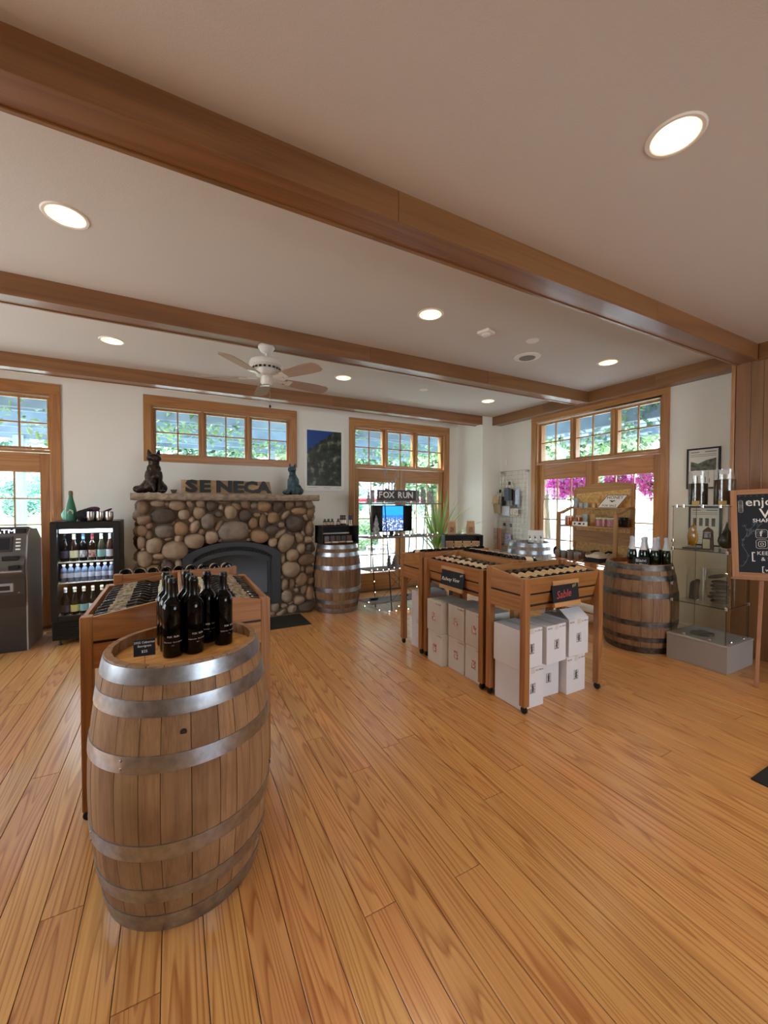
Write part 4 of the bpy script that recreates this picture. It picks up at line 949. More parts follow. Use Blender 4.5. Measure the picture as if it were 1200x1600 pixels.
# on the fridge
gb = pmat('green_matt', '#2F6B52', .45)
pr = [('glass', MB().lathe([(0, 0), (.048, .0), (.052, .01), (.050, .12), (.036, .19), (.022, .25), (.018, .30), (0, .30)], 20).mesh('b', gb, angle=60)), ('cork', MB().lathe([(.0185, .285), (.021, .29), (.02, .325), (.012, .335), (0, .336)], 14).mesh('c', pmat('cork_dark', '#6A5A38', .5)))]
o = put_bottle(pr, 'tall green bottle with a round pale emblem standing on the fridge', T(-.99, 5.52, 1.3405), None, 'bottle', 'green_bottle')
part('emblem', MB().lathe([(0, .001), (.030, .001), (.030, -.001)], 24, T(0, -.047, .10) @ Rx(PI/2+.1)), pmat('emblem_pale', '#C9D8C4', .6, mottle=1, mscale=45, col2='#2A4A3A'), o)
def cloth(name, balls, mat, M, label, cat, vox=.008): return blob(name, balls, [], mat, M, label, cat, vox)
cloth('cap', [((0, 0, .06), (.085, .08, .065), None), ((.04, .0, .11), (.06, .06, .03), None), ((.06, -.07, .03), (.06, .06, .012), Ry(.3))], pmat('black_cloth', '#131218', .9), T(-.875, 5.52, 1.341), 'black folded cap lying on the fridge behind the cups', 'cap')
cloth('cap', [((0, 0, .055), (.10, .08, .06), None), ((.11, -.02, .10), (.08, .05, .016), Ry(-.5)), ((-.02, .0, .12), (.08, .05, .035), Ry(-.2))], pmat('plum_cloth', '#5A2F4C', .9), T(-.80, 5.66, 1.341), 'plum coloured cap on the fridge behind the black one', 'cap')
cloth('small_bag', [((0, 0, .06), (.05, .05, .06), None), ((.0, .0, .11), (.03, .02, .02), None)], pmat('mint_cloth', '#8FD0C0', .7), T(-1.055, 5.66, 1.341), 'pale mint bag on the fridge behind the green bottle', 'bag')
tum = MB().lathe([(0, .001), (.031, 0), (.038, .012), (.042, .05), (.039, .105), (.037, .105), (.040, .05), (.036, .016), (0, .006)], 20).mesh('tumbler', brush)
for i in range(5): tag(link('steel_tumbler', tum, None, T(-.80+(i % 3)*.085+(.035 if i > 2 else 0), 5.43+.08*(i//3), 1.341)), ['left steel stemless cup in the front row on the fridge', 'middle steel stemless cup in the front row on the fridge', 'right steel stemless cup in the front row on the fridge', 'left steel cup in the back row on the fridge', 'right steel cup in the back row on the fridge'][i], 'cup', 'steel cups on the fridge')

# ================================================================ CASH MACHINE
atm_g = pmat('atm_grey', '#56524E', .4, .2); atm_d = pmat('atm_dark', '#3A3634', .35, .2); atm_s = pmat('atm_side', '#9A9A9E', .35, .15)
a = thing('cash_machine', 'grey cash machine at the left edge before the glazed door', 'ATM', T(-1.80, 5.40, 0))
AW = .46
c = MB(); c.prism([(0, 0), (.50, 0), (.50, .95), (-.02, .95), (-.03, .60), (0, .46)], .013, AW-.013, Matrix(((0, 0, 1, 0), (1, 0, 0, 0), (0, 1, 0, 0), (0, 0, 0, 1)))); part('safe_cabinet', c, atm_d, a, smooth=False)
c = MB(); c.prism([(-.03, .78), (.50, .78), (.50, 1.12), (.33, 1.25), (.12, 1.29), (.06, 1.22), (.02, 1.05), (.0, .98), (-.06, .90), (-.06, .82)], .012, AW-.012, Matrix(((0, 0, 1, 0), (1, 0, 0, 0), (0, 1, 0, 0), (0, 0, 0, 1))))
part('upper_housing', c, atm_g, a, smooth=False)
for x in (0, AW-.012):
    c = MB(); c.prism([(0, 0), (.52, 0), (.52, 1.14), (.36, 1.26), (.14, 1.27), (.05, 1.20), (.01, 1.02), (-.015, .88), (0, .70)], x, x+.012, Matrix(((0, 0, 1, 0), (1, 0, 0, 0), (0, 1, 0, 0), (0, 0, 0, 1)))); part('side_panel', c, atm_s, a, smooth=False)
part('topper', MB().box(.03, AW-.02, .06, .085, 1.215, 1.275, .008), black, a)
text('ATM', .055, pmat('atm_glow', '#D8D8FF', .5, emit=(.75, .75, 1), es=2.5), a, T(.275, .0585, 1.245) @ FACE_Y, ext=.001, sx=1.5)
fc = T(0, .035, 1.11) @ Rx(-.22)
part('screen_bezel', MB().box(.08, AW-.12, -.012, .0, -.075, .085, .004), atm_d, a, fc); part('screen', MB().box(.10, AW-.14, -.0135, -.012, -.055, .065), pmat('atm_screen', '#22262C', .2), a, fc)
k = MB()
for i in range(4): k.box(AW-.095, AW-.055, -.012, 0, -.06+i*.035, -.045+i*.035, .003)
part('side_keys', k, white, a, fc)
part('card_slot', MB().box(.27, .40, -.03, -.0, .95, .995, .004), black, a); part('keypad_shelf', MB().box(.02, AW-.02, -.09, 0, .835, .85, .004), pmat('atm_light', '#A8A49E', .35, .3), a)
part('lit_panel', MB().box(.03, .19, -.066, -.060, .86, .93, .002), pmat('atm_blue', '#1A1AA0', .4, emit=(.05, .04, .7), es=1.5), a)
k = MB()
for i in range(4):
    for j in range(3): k.box(.22+i*.03, .243+i*.03, -.085+j*.024, -.067+j*.024, .85, .858, .002)
part('keypad', k, chrome, a)
part('reader', MB().box(.33, .42, -.09, -.045, .865, .905, .008), black, a)
part('cash_tray', MB().box(.06, .36, -.035, -.022, .63, .72, .008), atm_s, a); part('tray_mouth', MB().box(.09, .33, -.038, -.034, .65, .695), black, a); part('lock', MB().lathe([(0, .004), (.007, .003), (.007, 0)], 12, T(.40, -.028, .62) @ Rx(PI/2)), chrome, a)
solo('cable', MB().tube([(-1.33, 6.14, .01), (-1.25, 6.10, .03), (-1.22, 6.16, .05), (-1.18, 6.08, .02), (-1.24, 6.02, .008), (-1.32, 5.98, .008), (-1.27, 6.05, .008), (-1.16, 6.0, .008), (-1.12, 5.95, .008)], .006, 6), white, 'tangled white cable on the floor between cash machine and fridge', 'cable')

# ================================================================ CRATE ON THE BARREL BY THE FIREPLACE
blkwood = wood('black_crate_wood', '#26201E', '#141110', axis='X', amt=.6, rough=.7)
def crate(M, label, W, D, H):
    """wooden crate lying on its side with the mouth towards -Y"""
    s = thing('wooden_crate', label, 'crate', M); t = .014
    part('side', MB().box(0, t, 0, D, 0, H, .002), blkwood, s); part('side', MB().box(W-t, W, 0, D, 0, H, .002), blkwood, s)
    n = 3; sw = (D-.01*(n-1))/n
    for i in range(n):
        for z in (0, H-t*.8): part('slat', MB().box(t, W-t, i*(sw+.01), i*(sw+.01)+sw, z, z+t*.8, .001), blkwood, s)
    for i in range(2): part('slat', MB().box(t, W-t, D-.01, D, .02+i*(H-.02)/2, .02+i*(H-.02)/2+H/2-.03, .001), blkwood, s)
    return s
crate(T(1.84, 5.30, .9665), 'black wooden crate on the dark barrel holding small packets', .56, .32, .255)
rs = random.Random(4)
packs = [('#8A8590', 'grey'), ('#6B5560', 'mauve'), ('#5E4A40', 'brown'), ('#4A4650', 'slate'), ('#7A5048', 'rust')]
for i, (cc, nm) in enumerate(packs):
    tag(part('packet', MB().box(0, .075, 0, .05, 0, .10, .004), pmat('pack'+nm, cc, .5, mottle=.6, mscale=50)), '%s packet %s in the crate on the dark barrel' % (nm, 'standing'), 'packet', 'packets in the crate by the fireplace').matrix_world = T(1.90+i*.087, 5.38, .9785)
for i in range(4):
    tag(part('snack_bar', MB().box(0, .10, 0, .035, 0, .022, .008), pmat('barwrap%d' % (i % 2), ['#C7A07A', '#D8CBB8'][i % 2], .5)), '%s wrapped bar from the left at the mouth of the crate' % ORD[i], 'snack', 'wrapped bars in the crate mouth').matrix_world = T(1.88+i*.11, 5.315, .9785) @ Rz(rs.uniform(-.15, .15))
jar = [('glass', MB().lathe([(0, 0), (.026, 0), (.028, .01), (.028, .06), (.014, .075), (.014, .085), (0, .085)], 16).mesh('j', bottle_brown)), ('cap', MB().lathe([(.0155, .082), (.0155, .10), (0, .101)], 12).mesh('c', foil_black)), ('label', MB().lathe([(.0285, .014), (.0285, .055)], 16, closed=True).mesh('l', pmat('lab_jar', '#C8B8A0', .7, mottle=.8, mscale=60, col2='#5A4638')))]
for i, x in enumerate((1.90, 1.955, 2.01, 2.10)):
    put_bottle(jar, '%s small brown jar from the left on top of the black crate' % ORD[i], T(x, 5.36, 1.2225), 'brown jars on the black crate', 'jar', 'small_jar')
vial = [('glass', MB().lathe([(0, 0), (.011, 0), (.012, .006), (.012, .10), (.007, .115), (.007, .135), (0, .135)], 12).mesh('v', pmat('vial_glass', '#4A3A30', .1, coat=.4))), ('cap', MB().lathe([(.009, .128), (.009, .148), (0, .148)], 10).mesh('c', foil_black)), ('label', MB().lathe([(.0124, .03), (.0124, .08)], 12, closed=True).mesh('l', paper))]
for i in range(6): put_bottle(vial, '%s slender sampler bottle from the left on top of the black crate' % ORD[i], T(2.15+(i % 3)*.03, 5.36+(i//3)*.032, 1.2225), 'sampler bottles on the black crate', 'bottle', 'sampler_bottle')
s = thing('price_card', 'dark card on a pale stand at the right end of the black crate', 'sign', T(2.30, 5.38, 1.2225))
part('card', MB().box(-.03, .03, -.002, .002, .075, .15, .001), pmat('card_violet', '#2C2A44', .5), s)
st = MB(); st.box(-.02, -.008, -.006, .006, .0, .08, .001); st.box(.008, .02, -.006, .006, 0, .08, .001); st.box(-.022, .022, -.02, .02, 0, .006, .001); part('stand', st, paper, s)

# ================================================================ ETAGERE BEFORE THE BACK DOOR
et = thing('shelf_stand', 'black iron stand with four rough grey plank shelves before the back door', 'shelf', T(2.38, 4.98, 0))
for z in (.14, .60, 1.06, 1.545):
    mb = MB(); x0, x1 = -.0, 1.27; rs = random.Random(int(z*100)); N = 14
    for i in range(N+1):
        x = x0+(x1-x0)*i/N
        for (y, zz) in ((0, -.016), (0, .004), (.30, .004), (.30, -.016)):
            mb.v.append((x+(.07 if y == 0 and i == 0 else 0), y+rs.uniform(-.008, .008), z+zz+rs.uniform(-.002, .002)))
    for i in range(N):
        for j in range(4): a_, b_ = i*4+j, i*4+(j+1) % 4; mb.f.append([a_, b_, b_+4, a_+4])
    mb.f.append([0, 1, 2, 3][::-1]); mb.f.append([N*4+k for k in range(4)])
    part('plank_shelf', mb, grey_wood, et)
for (xt, xb, y) in ((.28, .40, .01), (.17, .28, .29), (.98, .86, .01), (.90, .80, .29)):
    part('pole', MB().tube([(xt, y, 1.55), (xb, y, 0)], .008, 8), black, et)
br = MB()
for y in (.01, .29): br.tube([(.365, y, .60), (.83, y, .14)], .003, 6); br.tube([(.90, y, .60), (.40, y, .14)], .003, 6)
br.tube([(.30, .29, 1.06), (.83, .29, .60)], .003, 6)
part('cross_brace', br, black, et)
# cut-metal name sign: trees and letters
tin = pmat('tin', '#B0ADAB', .5, .5, mottle=.9, mscale=35, col2='#6E6A68', bump=.3, bscale=60)
s = thing('metal_sign', 'rough metal sign with cut-out trees and letters on the top iron shelf', 'sign', T(2.40, 5.06, 1.552))
rs = random.Random(6)
x = .0
for i in range(16):
    wv = rs.uniform(.05, .085); hv = rs.uniform(.17, .25); poly = [(x, 0)]
    if i in (0, 2, 13, 15, 10):   # jagged fir outline
        n_ = 5; L_ = []; R_ = []
        for k_ in range(n_): f_ = k_/n_; L_ += [(x+wv*.5*f_, hv*f_+.01), (x+wv*.5*f_+.014, hv*f_+.012)]; R_ += [(x+wv-wv*.5*f_, hv*f_+.01), (x+wv-wv*.5*f_-.014, hv*f_+.012)]
        poly += L_+[(x+wv/2, hv)]+R_[::-1]+[(x+wv, 0)]
    else:
        for k_ in range(6): poly.append((x+rs.uniform(0, .006), hv*(k_+1)/7))
        poly += [(x+.01, hv), (x+wv*.5, hv-.012), (x+wv-.008, hv)]
        for k_ in range(6)[::-1]: poly.append((x+wv-rs.uniform(0, .006), hv*(k_+1)/7))
        poly.append((x+wv, 0))
    part('cutout', MB().prism(poly[::-1], -.003, .003, T(0, .03*(i % 2), 0) @ Rx(PI/2)), tin, s); x += wv+.004
for i, (ch, dx) in enumerate(zip('FOX RUN', (.20, .29, .38, .44, .52, .61, .70))):
    if ch != ' ': text(ch, .125, pmat('sign_letter', '#E6E4E2', .4, .3), s, T(dx+.02, -.016, .11) @ FACE_Y, 'letter', .004, bold=.002)
part('backing', MB().box(.17, .82, -.010, -.006, .03, .185), pmat('tin_dark', '#5A5654', .5, .5, mottle=.8, mscale=30, col2='#3A3634'), s)
# bare metal tree on the sign
s = thing('metal_tree', 'small bare metal tree with twigs on the top iron shelf', 'ornament', T(2.87, 5.16, 1.552)); tw = MB(); rs = random.Random(12)
def twig(p, d, L_, r, dep):
    q = p+d*L_; tw.tube([p, (p+q)/2+Vector((rs.uniform(-.01, .01), 0, rs.uniform(-.01, .01))), q], [r, r*.8, r*.6], 6)
    if dep:
        for _ in range(3):
            e = (d+Vector((rs.uniform(-.9, .9), rs.uniform(-.4, .4), rs.uniform(-.1, .5)))).normalized(); twig(q, e, L_*.62, r*.6, dep-1)
for k_ in range(3): twig(Vector((.03*k_-.03, 0, 0)), Vector((.1*(k_-1), 0, 1)).normalized(), .36, .014, 0)
twig(Vector((-.02, 0, .24)), Vector((-.5, 0, 1)).normalized(), .13, .008, 3); twig(Vector((.03, 0, .24)), Vector((.4, 0, 1)).normalized(), .10, .008, 3)
part('branches', tw, tin, s)
# screen
sc = thing('monitor', 'black flat screen showing a blue snowy forest picture on the iron stand', 'monitor', T(2.87, 5.13, 1.066))
part('housing', MB().box(-.335, .335, 0, .035, .06, .45, .004), blackp, sc); part('foot', MB().box(-.12, .12, -.03, .10, 0, .012, .003), blackp, sc); part('neck', MB().box(-.03, .03, .03, .045, .01, .2), blackp, sc)
sm = bpy.data.materials.new('screen_picture'); sm.use_nodes = True; n = sm.node_tree; b = n.nodes['Principled BSDF']; L = n.links.new
t = n.nodes.new('ShaderNodeTexCoord'); sp = n.nodes.new('ShaderNodeSeparateXYZ'); L(t.outputs['Object'], sp.inputs[0])
def math_(op, a_, b_=None, c_=None):
    q = n.nodes.new('ShaderNodeMath'); q.operation = op
    for i_, v_ in enumerate((a_, b_, c_)):
        if v_ is None: continue
        if isinstance(v_, (int, float)): q.inputs[i_].default_value = v_
        else: L(v_, q.inputs[i_])
    return q.outputs[0]
def noise_(scale, mul=(1, 1, 1), det=4):
    mm = n.nodes.new('ShaderNodeVectorMath'); mm.operation = 'MULTIPLY'; mm.inputs[1].default_value = mul; L(t.outputs['Object'], mm.inputs[0])
    q = n.nodes.new('ShaderNodeTexNoise'); q.inputs['Scale'].default_value = scale; q.inputs['Detail'].default_value = det; L(mm.outputs[0], q.inputs['Vector']); return q.outputs['Fac']
def mixc(f, a_, b_):
    q = n.nodes.new('ShaderNodeMix'); q.data_type = 'RGBA'; L(f, q.inputs['Factor'])
    for s_, v_ in (('A', a_), ('B', b_)):
        if isinstance(v_, tuple): q.inputs[s_].default_value = (*v_, 1)
        else: L(v_, q.inputs[s_])
    return q.outputs['Result']
hgt = sp.outputs['Z']
hill = math_('LESS_THAN', math_('ADD', hgt, math_('MULTIPLY', noise_(7, (1, 1, 0), 3), -.14)), .235)
tree = math_('LESS_THAN', math_('ADD', hgt, math_('MULTIPLY', noise_(34, (1, 1, .25), 6), -.28)), .10)
snow = math_('GREATER_THAN', noise_(40, (1, 1, 1), 5), .53)
colr = mixc(tree, mixc(hill, (.01, .22, .75), (.02, .12, .42)), mixc(snow, (.03, .06, .18), (.45, .55, .85)))
L(colr, b.inputs['Emission Color']); b.inputs['Emission Strength'].default_value = 1.3; b.inputs['Base Color'].default_value = (.02, .02, .02, 1); b.inputs['Roughness'].default_value = .15
part('picture', MB().box(-.17, .175, -.0015, 0, .075, .437), sm, sc); part('dark_border', MB().box(-.325, .325, -.0008, 0, .07, .44), pmat('screen_black', '#040405', .12), sc)
# small ornaments on shelves
o = blob('fox_figurine', *[[((0, 0, .05), (.035, .03, .05), None), ((0, 0, .11), (.028, .026, .035), None), ((0, -.02, .155), (.022, .026, .02), None)], [([(0, -.03, .155), (0, -.055, .15)], [.012, .004]), ([(.012, -.015, .165), (.016, -.012, .195)], [.009, .002]), ([(-.012, -.015, .165), (-.016, -.012, .195)], [.009, .002]), ([(.02, .02, .02), (.07, .03, .02), (.09, .03, .06)], [.014, .018, .006])]],
         tin, T(2.80, 5.12, .607), 'small grey fox figurine on the third iron shelf', 'figurine', vox=.005)
cone = lambda R_, H_, z: [(0, z), (R_, z), (R_*.45, z+H_*.55), (R_*.55, z+H_*.55), (.0, z+H_)]
for x, y, z, h_, lb in ((2.58, 5.10, 1.066, .30, 'grey carved tree trunk ornament left of the screen'), (2.92, 5.15, .607, .16, 'dark little fir tree ornament on the third iron shelf')):
    mb = MB(); rs = random.Random(int(h_*100))
    for k_ in range(3): mb.lathe(cone(.065-.012*k_, h_*.5, .02+k_*h_*.24), 9)
    mb.lathe([(.02, 0), (.02, .05)], 8); solo('tree_ornament', mb, tin, lb, 'ornament', T(x, y, z))
solo('small_fox_ornament', MB().ball((0, 0, .03), (.02, .02, .03)).tube([(0, 0, .04), (.0, 0, .10), (.02, 0, .12)], [.02, .014, .004], 8), white, 'white figurine before the right end of the screen', 'figurine', T(3.16, 5.04, 1.066))
for x, lb, m_ in ((2.47, 'black power adapter at the left on the lowest iron shelf', black), (2.98, 'black power strip at the right on the lowest iron shelf', black)):
    solo('power_adapter', MB().box(-.06, .06, -.025, .025, 0, .03, .006), m_, lb, 'adapter', T(x+.1, 5.15, .147))
# string of lights
sl = thing('string_lights', 'string of small warm fairy lights hanging around the iron stand', 'fairy lights', None)
path = []
for i in range(13): f_ = i/12; path.append(Vector((2.42+1.15*f_, 5.0-.02*math.sin(f_*9), 1.085+.012*math.sin(f_*20))))
path2 = [Vector((2.50, 5.0, .66)), Vector((2.49, 4.98, .45)), Vector((2.50, 4.97, .30)), Vector((2.40, 4.97, .17)), Vector((2.33, 4.95, .13)), Vector((2.55, 4.94, .05)), Vector((2.70, 4.92, .02)), Vector((2.8, 4.90, .02)), Vector((2.86, 4.93, .07)), Vector((2.88, 4.88, .02)), Vector((3.0, 4.9, .02)), Vector((3.12, 4.9, .02)), Vector((3.2, 4.95, .02)), Vector((3.22, 5.02, .3)), Vector((3.2, 5.02, .62))]
path3 = [Vector((2.45+.09*i, 4.98, .61+.01*math.sin(i*2))) for i in range(9)]+[Vector((3.0, 4.99, .42)), Vector((2.95, 4.99, .36))]
wire = MB()
for p_ in (path, path2, path3): wire.tube(p_, .0012, 4)
part('wire', wire, pmat('wire_green', '#2A2A22', .6), sl)
bm_ = MB().ball((0, 0, 0), (.006, .006, .008), 8, 6).mesh('bulb', pmat('fairy_bulb', '#FFE9C0', .4, emit=(1, .82, .55), es=4))
for p_ in path+path2+path3: link('bulb', bm_, sl, T(p_.x, p_.y-.006, p_.z))

# ================================================================ SPIKY PLANT
pt = thing('potted_plant', 'tall spiky green plant in a pot before the back door', 'plant', T(3.98, 5.55, 0))
part('pot', MB().lathe([(.0, .0), (.12, 0), (.16, .26), (.17, .30), (.15, .30), (.14, .26), (0, .25)], 24), pmat('pot_grey', '#6E6A66', .6), pt)
part('soil', MB().lathe([(.142, .262), (0, .268)], 20), pmat('soil', '#2A1E14', .95, bump=.5), pt)
part('cane', MB().tube([(0, 0, .25), (.01, 0, .55), (0, .0, .78)], [.03, .026, .024], 10), pmat('cane', '#7A6A4A', .8), pt)
leafm = pmat('leaf_blade', '#94BC68', .45, var=.25, mottle=.6, mscale=7, col2='#C4DC96')  # lighter green put into the colour for daylight shining through the leaves
rs = random.Random(3)
def blade(L_, w_, az, el, droop, z0):
    mb = MB(); N = 12; p = Vector((0, 0, z0)); d = Vector((math.cos(az)*math.cos(el), math.sin(az)*math.cos(el), math.sin(el)))
    sd = Vector((-math.sin(az), math.cos(az), 0))
    for i in range(N+1):
        f_ = i/N; ww = w_*(.55+.9*f_ if f_ < .4 else .91*(1-f_)/.6)*.5+.0006
        mb.v += [tuple(p-sd*ww), tuple(p+Vector((0, 0, -ww*.35))), tuple(p+sd*ww)]
        p = p+d*L_/N; d = (d+Vector((0, 0, -droop*f_/N*2))).normalized()
    for i in range(N): a_ = i*3; mb.f += [[a_, a_+1, a_+4, a_+3], [a_+1, a_+2, a_+5, a_+4]]
    mb.smooth = True; return mb
for i in range(46):
    el = rs.uniform(.55, 1.5); az = rs.uniform(0, 2*PI); L_ = rs.uniform(.8, 1.25)
    if math.sin(az) > .2 and el < 1.1: el = 1.25
    if abs(math.cos(az)) < .4 and el < 1: L_ *= .7
    part('leaf', blade(L_, rs.uniform(.028, .045), az, el, rs.uniform(.6, 1.8)*(1.55-el), rs.uniform(.62, .82)), leafm, pt)
for az, L_, dr, pale in ((3.5, .95, 2.6, 1), (5.6, .9, 2.0, 0), (3.9, .9, 2.2, 0), (-.25, 1.1, 1.2, 0), (-.45, 1.05, 1.6, 0), (-.1, .95, 1.9, 0), (-.6, 1.1, 1.0, 0)):
    part('leaf', blade(L_, .04, az, .75, dr, .72), leafm if not pale else pmat('leaf_pale', '#C9D08A', .5), pt)

# ================================================================ COFFEE BAGS CRATE
tb = thing('side_table', 'low black table hidden behind the right-hand island under the crate', 'table', T(3.70, 4.86, 0) @ Rz(-.2))
part('top', MB().box(0, .82, 0, .40, .70, .728, .004), blkwood, tb)
for x in (.03, .75):
    for y in (.03, .33): part('leg', MB().box(x, x+.04, y, y+.04, 0, .70, .003), blkwood, tb)
crate(T(3.72, 5.00, .7285) @ Rz(-.45), 'black crate with coffee bags behind the right-hand wine racks', .60, .26, .325)
bagm = pmat('kraft_bag', '#B58E66', .6, mottle=.4, mscale=12, col2='#9A744E', bump=.3, bscale=25)
bg_ = MB(); P_ = [(-.062, 0), (.062, 0), (.068, .10), (.060, .17), (.06, .205), (-.06, .205), (-.060, .17), (-.068, .10)]
def bag(): 
    mb = MB(); N = 8; lv = [(0, .062, .035), (.02, .066, .042), (.10, .068, .040), (.16, .062, .022), (.175, .06, .008), (.21, .06, .004)]
    for z, hx, hy in lv: 
        for k_ in range(16):
            t_ = 2*PI*k_/16; c_, s_ = math.cos(t_), math.sin(t_); q = (abs(c_)**3.5+abs(s_)**3.5)**(-1/3.5); mb.v.append((hx*q*c_, hy*q*s_, z))
    for j in range(5):
        for k_ in range(16): mb.f.append([j*16+k_, j*16+(k_+1) % 16, (j+1)*16+(k_+1) % 16, (j+1)*16+k_])
    mb.f.append(list(range(16))[::-1]); mb.f.append([80+k_ for k_ in range(16)]); mb.smooth = True; return mb
bagme = bag().mesh('bag', bagm); seal = MB().box(-.061, .061, -.0055, .0055, .182, .214, .001).mesh('seal', pmat('kraft_seal', '#C9A27C', .6)); slab = MB().box(-.035, .035, -.0425, -.040, .04, .12, .001).mesh('bag_label', pmat('bag_label', '#A88060', .6, mottle=1, mscale=60, col2='#6E4A30'))
CM = T(3.72, 5.00, .7285) @ Rz(-.45)
for x, y, z, lb in ((.13, .12, .327, 'left brown coffee bag standing on the black crate'), (.43, .12, .327, 'right brown coffee bag standing on the black crate'), (.09, .10, .0125, 'first brown coffee bag inside the crate'), (.23, .10, .0125, 'second brown coffee bag inside the crate'), (.37, .10, .0125, 'third brown coffee bag inside the crate'), (.51, .10, .0125, 'fourth brown coffee bag inside the crate')):
    o = tag(link('coffee_bag', bagme, None, CM @ T(x, y, z)), lb, 'bag', 'brown coffee bags'); link('seal', seal, o); link('bag_label', slab, o)

# ================================================================ WIRE GRID WITH GOODS ON THE RIGHT WALL
wireM = pmat('grid_wire', '#A5A29C', .35, .6)
gd = thing('wire_grid', 'tall wire display grid fixed in the far right corner', 'display grid', T(5.30, 5.46, .70) @ Rz(-PI/2))   # local x -> -y
g = MB()
for i in range(9): g.tube([(.63*i/8, 0, 0), (.63*i/8, 0, 1.42)], .0028 if i not in (0, 8) else .005, 6)
for j in range(20): g.tube([(0, 0, 1.42*j/19), (.63, 0, 1.42*j/19)], .0028 if j not in (0, 19) else .005, 6)
part('grid', g, wireM, gd)
for x in (.04, .61):
    for z in (1.40, .10): part('wall_bracket', MB().box(x-.018, x+.018, -.008, .055, z-.018, z+.018, .003), wireM, gd)
def GL(x, y, z): return T(5.30, 5.46, .70) @ Rz(-PI/2) @ T(x, y, z)
def hung(x, z, w_, h_, d_, color, label, name='hung_packet', tilt=0, col2=None, cat='packet', y=-.02):
    w_ *= 1.2; h_ *= 1.08
    s = thing(name, label, cat, GL(x, y, z) @ Rx(tilt))
    m_ = pmat('hung_'+color+(col2 or ''), color, .5, mottle=.8 if col2 else 0, mscale=45, col2=col2)
    part('pack', MB().box(-w_/2, w_/2, -d_, 0, -h_, 0, min(.004, d_/3)), m_, s)
    part('hook', MB().tube([(0, .014, .012), (0, -d_-.02, .012), (0, -d_-.03, .02)], .002, 6), chrome, s)
    return s
hung(.06, 1.03, .05, .20, .01, '#E4E2DE', 'white card with a black bottle tool on the wire grid', col2='#2B2B30', y=-.07)
hung(.21, 1.12, .09, .21, .05, '#5F6A80', 'grey-blue blister pack on the wire grid', col2='#20242C', y=-.005)
hung(.30, 1.10, .07, .19, .04, '#16171B', 'black pack hanging mid-height on the wire grid')
hung(.30, .93, .07, .10, .03, '#3A3C40', 'dark small pack below the black one on the wire grid', col2='#8A8A8C')
hung(.44, 1.09, .08, .28, .012, '#C4D0E4', 'pale blue narrow card on the wire grid', col2='#8898C0')
hung(.36, 1.08, .05, .26, .01, '#5A5048', 'brown-grey card behind the blue one on the wire grid', y=-.004)
hung(.02, .97, .13, .12, .006, '#C8B894', 'upper striped tan napkin pack on the wire grid', tilt=-.3, col2='#B09A70', y=-.11)
hung(.03, .83, .14, .15, .006, '#BFAE8A', 'lower striped tan napkin pack on the wire grid', tilt=.2, col2='#A08C66', y=-.11)
hung(.19, .80, .15, .16, .03, '#D6DAE4', 'white marbled pouch on the wire grid', col2='#AAB2C8')
hung(.37, .76, .16, .13, .012, '#A08C6A', 'tan packet with small pictures on the wire grid', col2='#E0DCD4')
hung(.25, .30, .12, .16, .03, '#2A2E86', 'blue and white pack low on the wire grid', col2='#E6E8F4')
hung(-.01, .40, .055, .36, .006, '#D8D4CE', 'white dotted ribbon card low on the wire grid', col2='#8A7468', y=-.10)
hung(.07, .40, .09, .36, .008, '#A05A48', 'red patterned card low on the wire grid', col2='#D0B0A0', y=-.07)
hung(.10, .97, .08, .16, .006, '#2C2A2C', 'black frame card low behind the white tool card', y=-.002)
for x, z, lb in ((.06, 1.07, 'small black price tag at the upper left of the wire grid'), (.28, 1.20, 'small black price tag near the top of the wire grid'), (.17, .47, 'small black price tag low at the left of the wire grid'), (.32, .46, 'larger black price tag low on the wire grid'), (.43, .80, 'black price tag at the right of the wire grid')):
    solo('price_tag', MB().box(-.028, .028, -.004, 0, -.028, .028, .001), black, lb, 'price tag', GL(x, -.05, z))
# wire pockets at the lower right
wp = thing('wire_pocket', 'white wire pocket rack hanging low at the right of the grid', 'rack', GL(.38, -.003, .18))
g = MB()
for i in range(4):
    for z in (.0, .08): g.tube([(0, 0, z+.16*i), (0, -.04, z+.16*i), (.17, -.04, z+.16*i), (.17, 0, z+.16*i)], .0035, 6)
for x in (0, .085, .17): g.tube([(x, -.04, 0), (x, -.04, .56)], .003, 6)
part('wires', g, white, wp)
solo('thermostat', MB().box(5.335, 5.36, 5.33, 5.375, 2.24, 2.34, .006), white, 'small white sensor box high in the far right corner', 'sensor')
# on the grey barrel
s = thing('display_card', 'white display card behind the lotion bottles on the grey barrel', 'sign', T(4.95, 4.33, .916) @ Rz(-.75))
part('card', MB().box(-.11, .11, -.002, .002, 0, .22, .001, Rx(-.2)), paper, s); part('easel_back', MB().box(-.03, .03, .0, .003, 0, .14, 0, T(0, .06, 0) @ Rx(.2)), paper, s)
lot = [('body', MB().lathe([(0, 0), (.022, 0), (.024, .006), (.024, .085), (.012, .10), (.012, .105), (0, .105)], 16).mesh('lot', pmat('lotion_white', '#E8E6E2', .4))), ('pump', MB().lathe([(.012, .105), (.012, .122), (.004, .124), (.004, .135), (.008, .136), (.008, .142), (0, .142)], 12).tube([(0, 0, .138), (-.022, 0, .136)], .0035, 6).mesh('pump', black)), ('label', MB().lathe([(.0245, .02), (.0245, .07)], 16, closed=True).mesh('label', pmat('lot_lab', '#B9B6B0', .6, mottle=.8, mscale=70, col2='#E0DED8')))]
for i, (dx, dy) in enumerate(((0, 0), (.05, -.055), (.105, -.115))): put_bottle(lot, '%s lotion bottle with black pump from the left on the grey barrel' % ORD[i], T(4.80+dx, 4.31+dy, .9155) @ Rz(-.7), 'lotion bottles on the grey barrel', 'bottle', 'lotion_bottle')
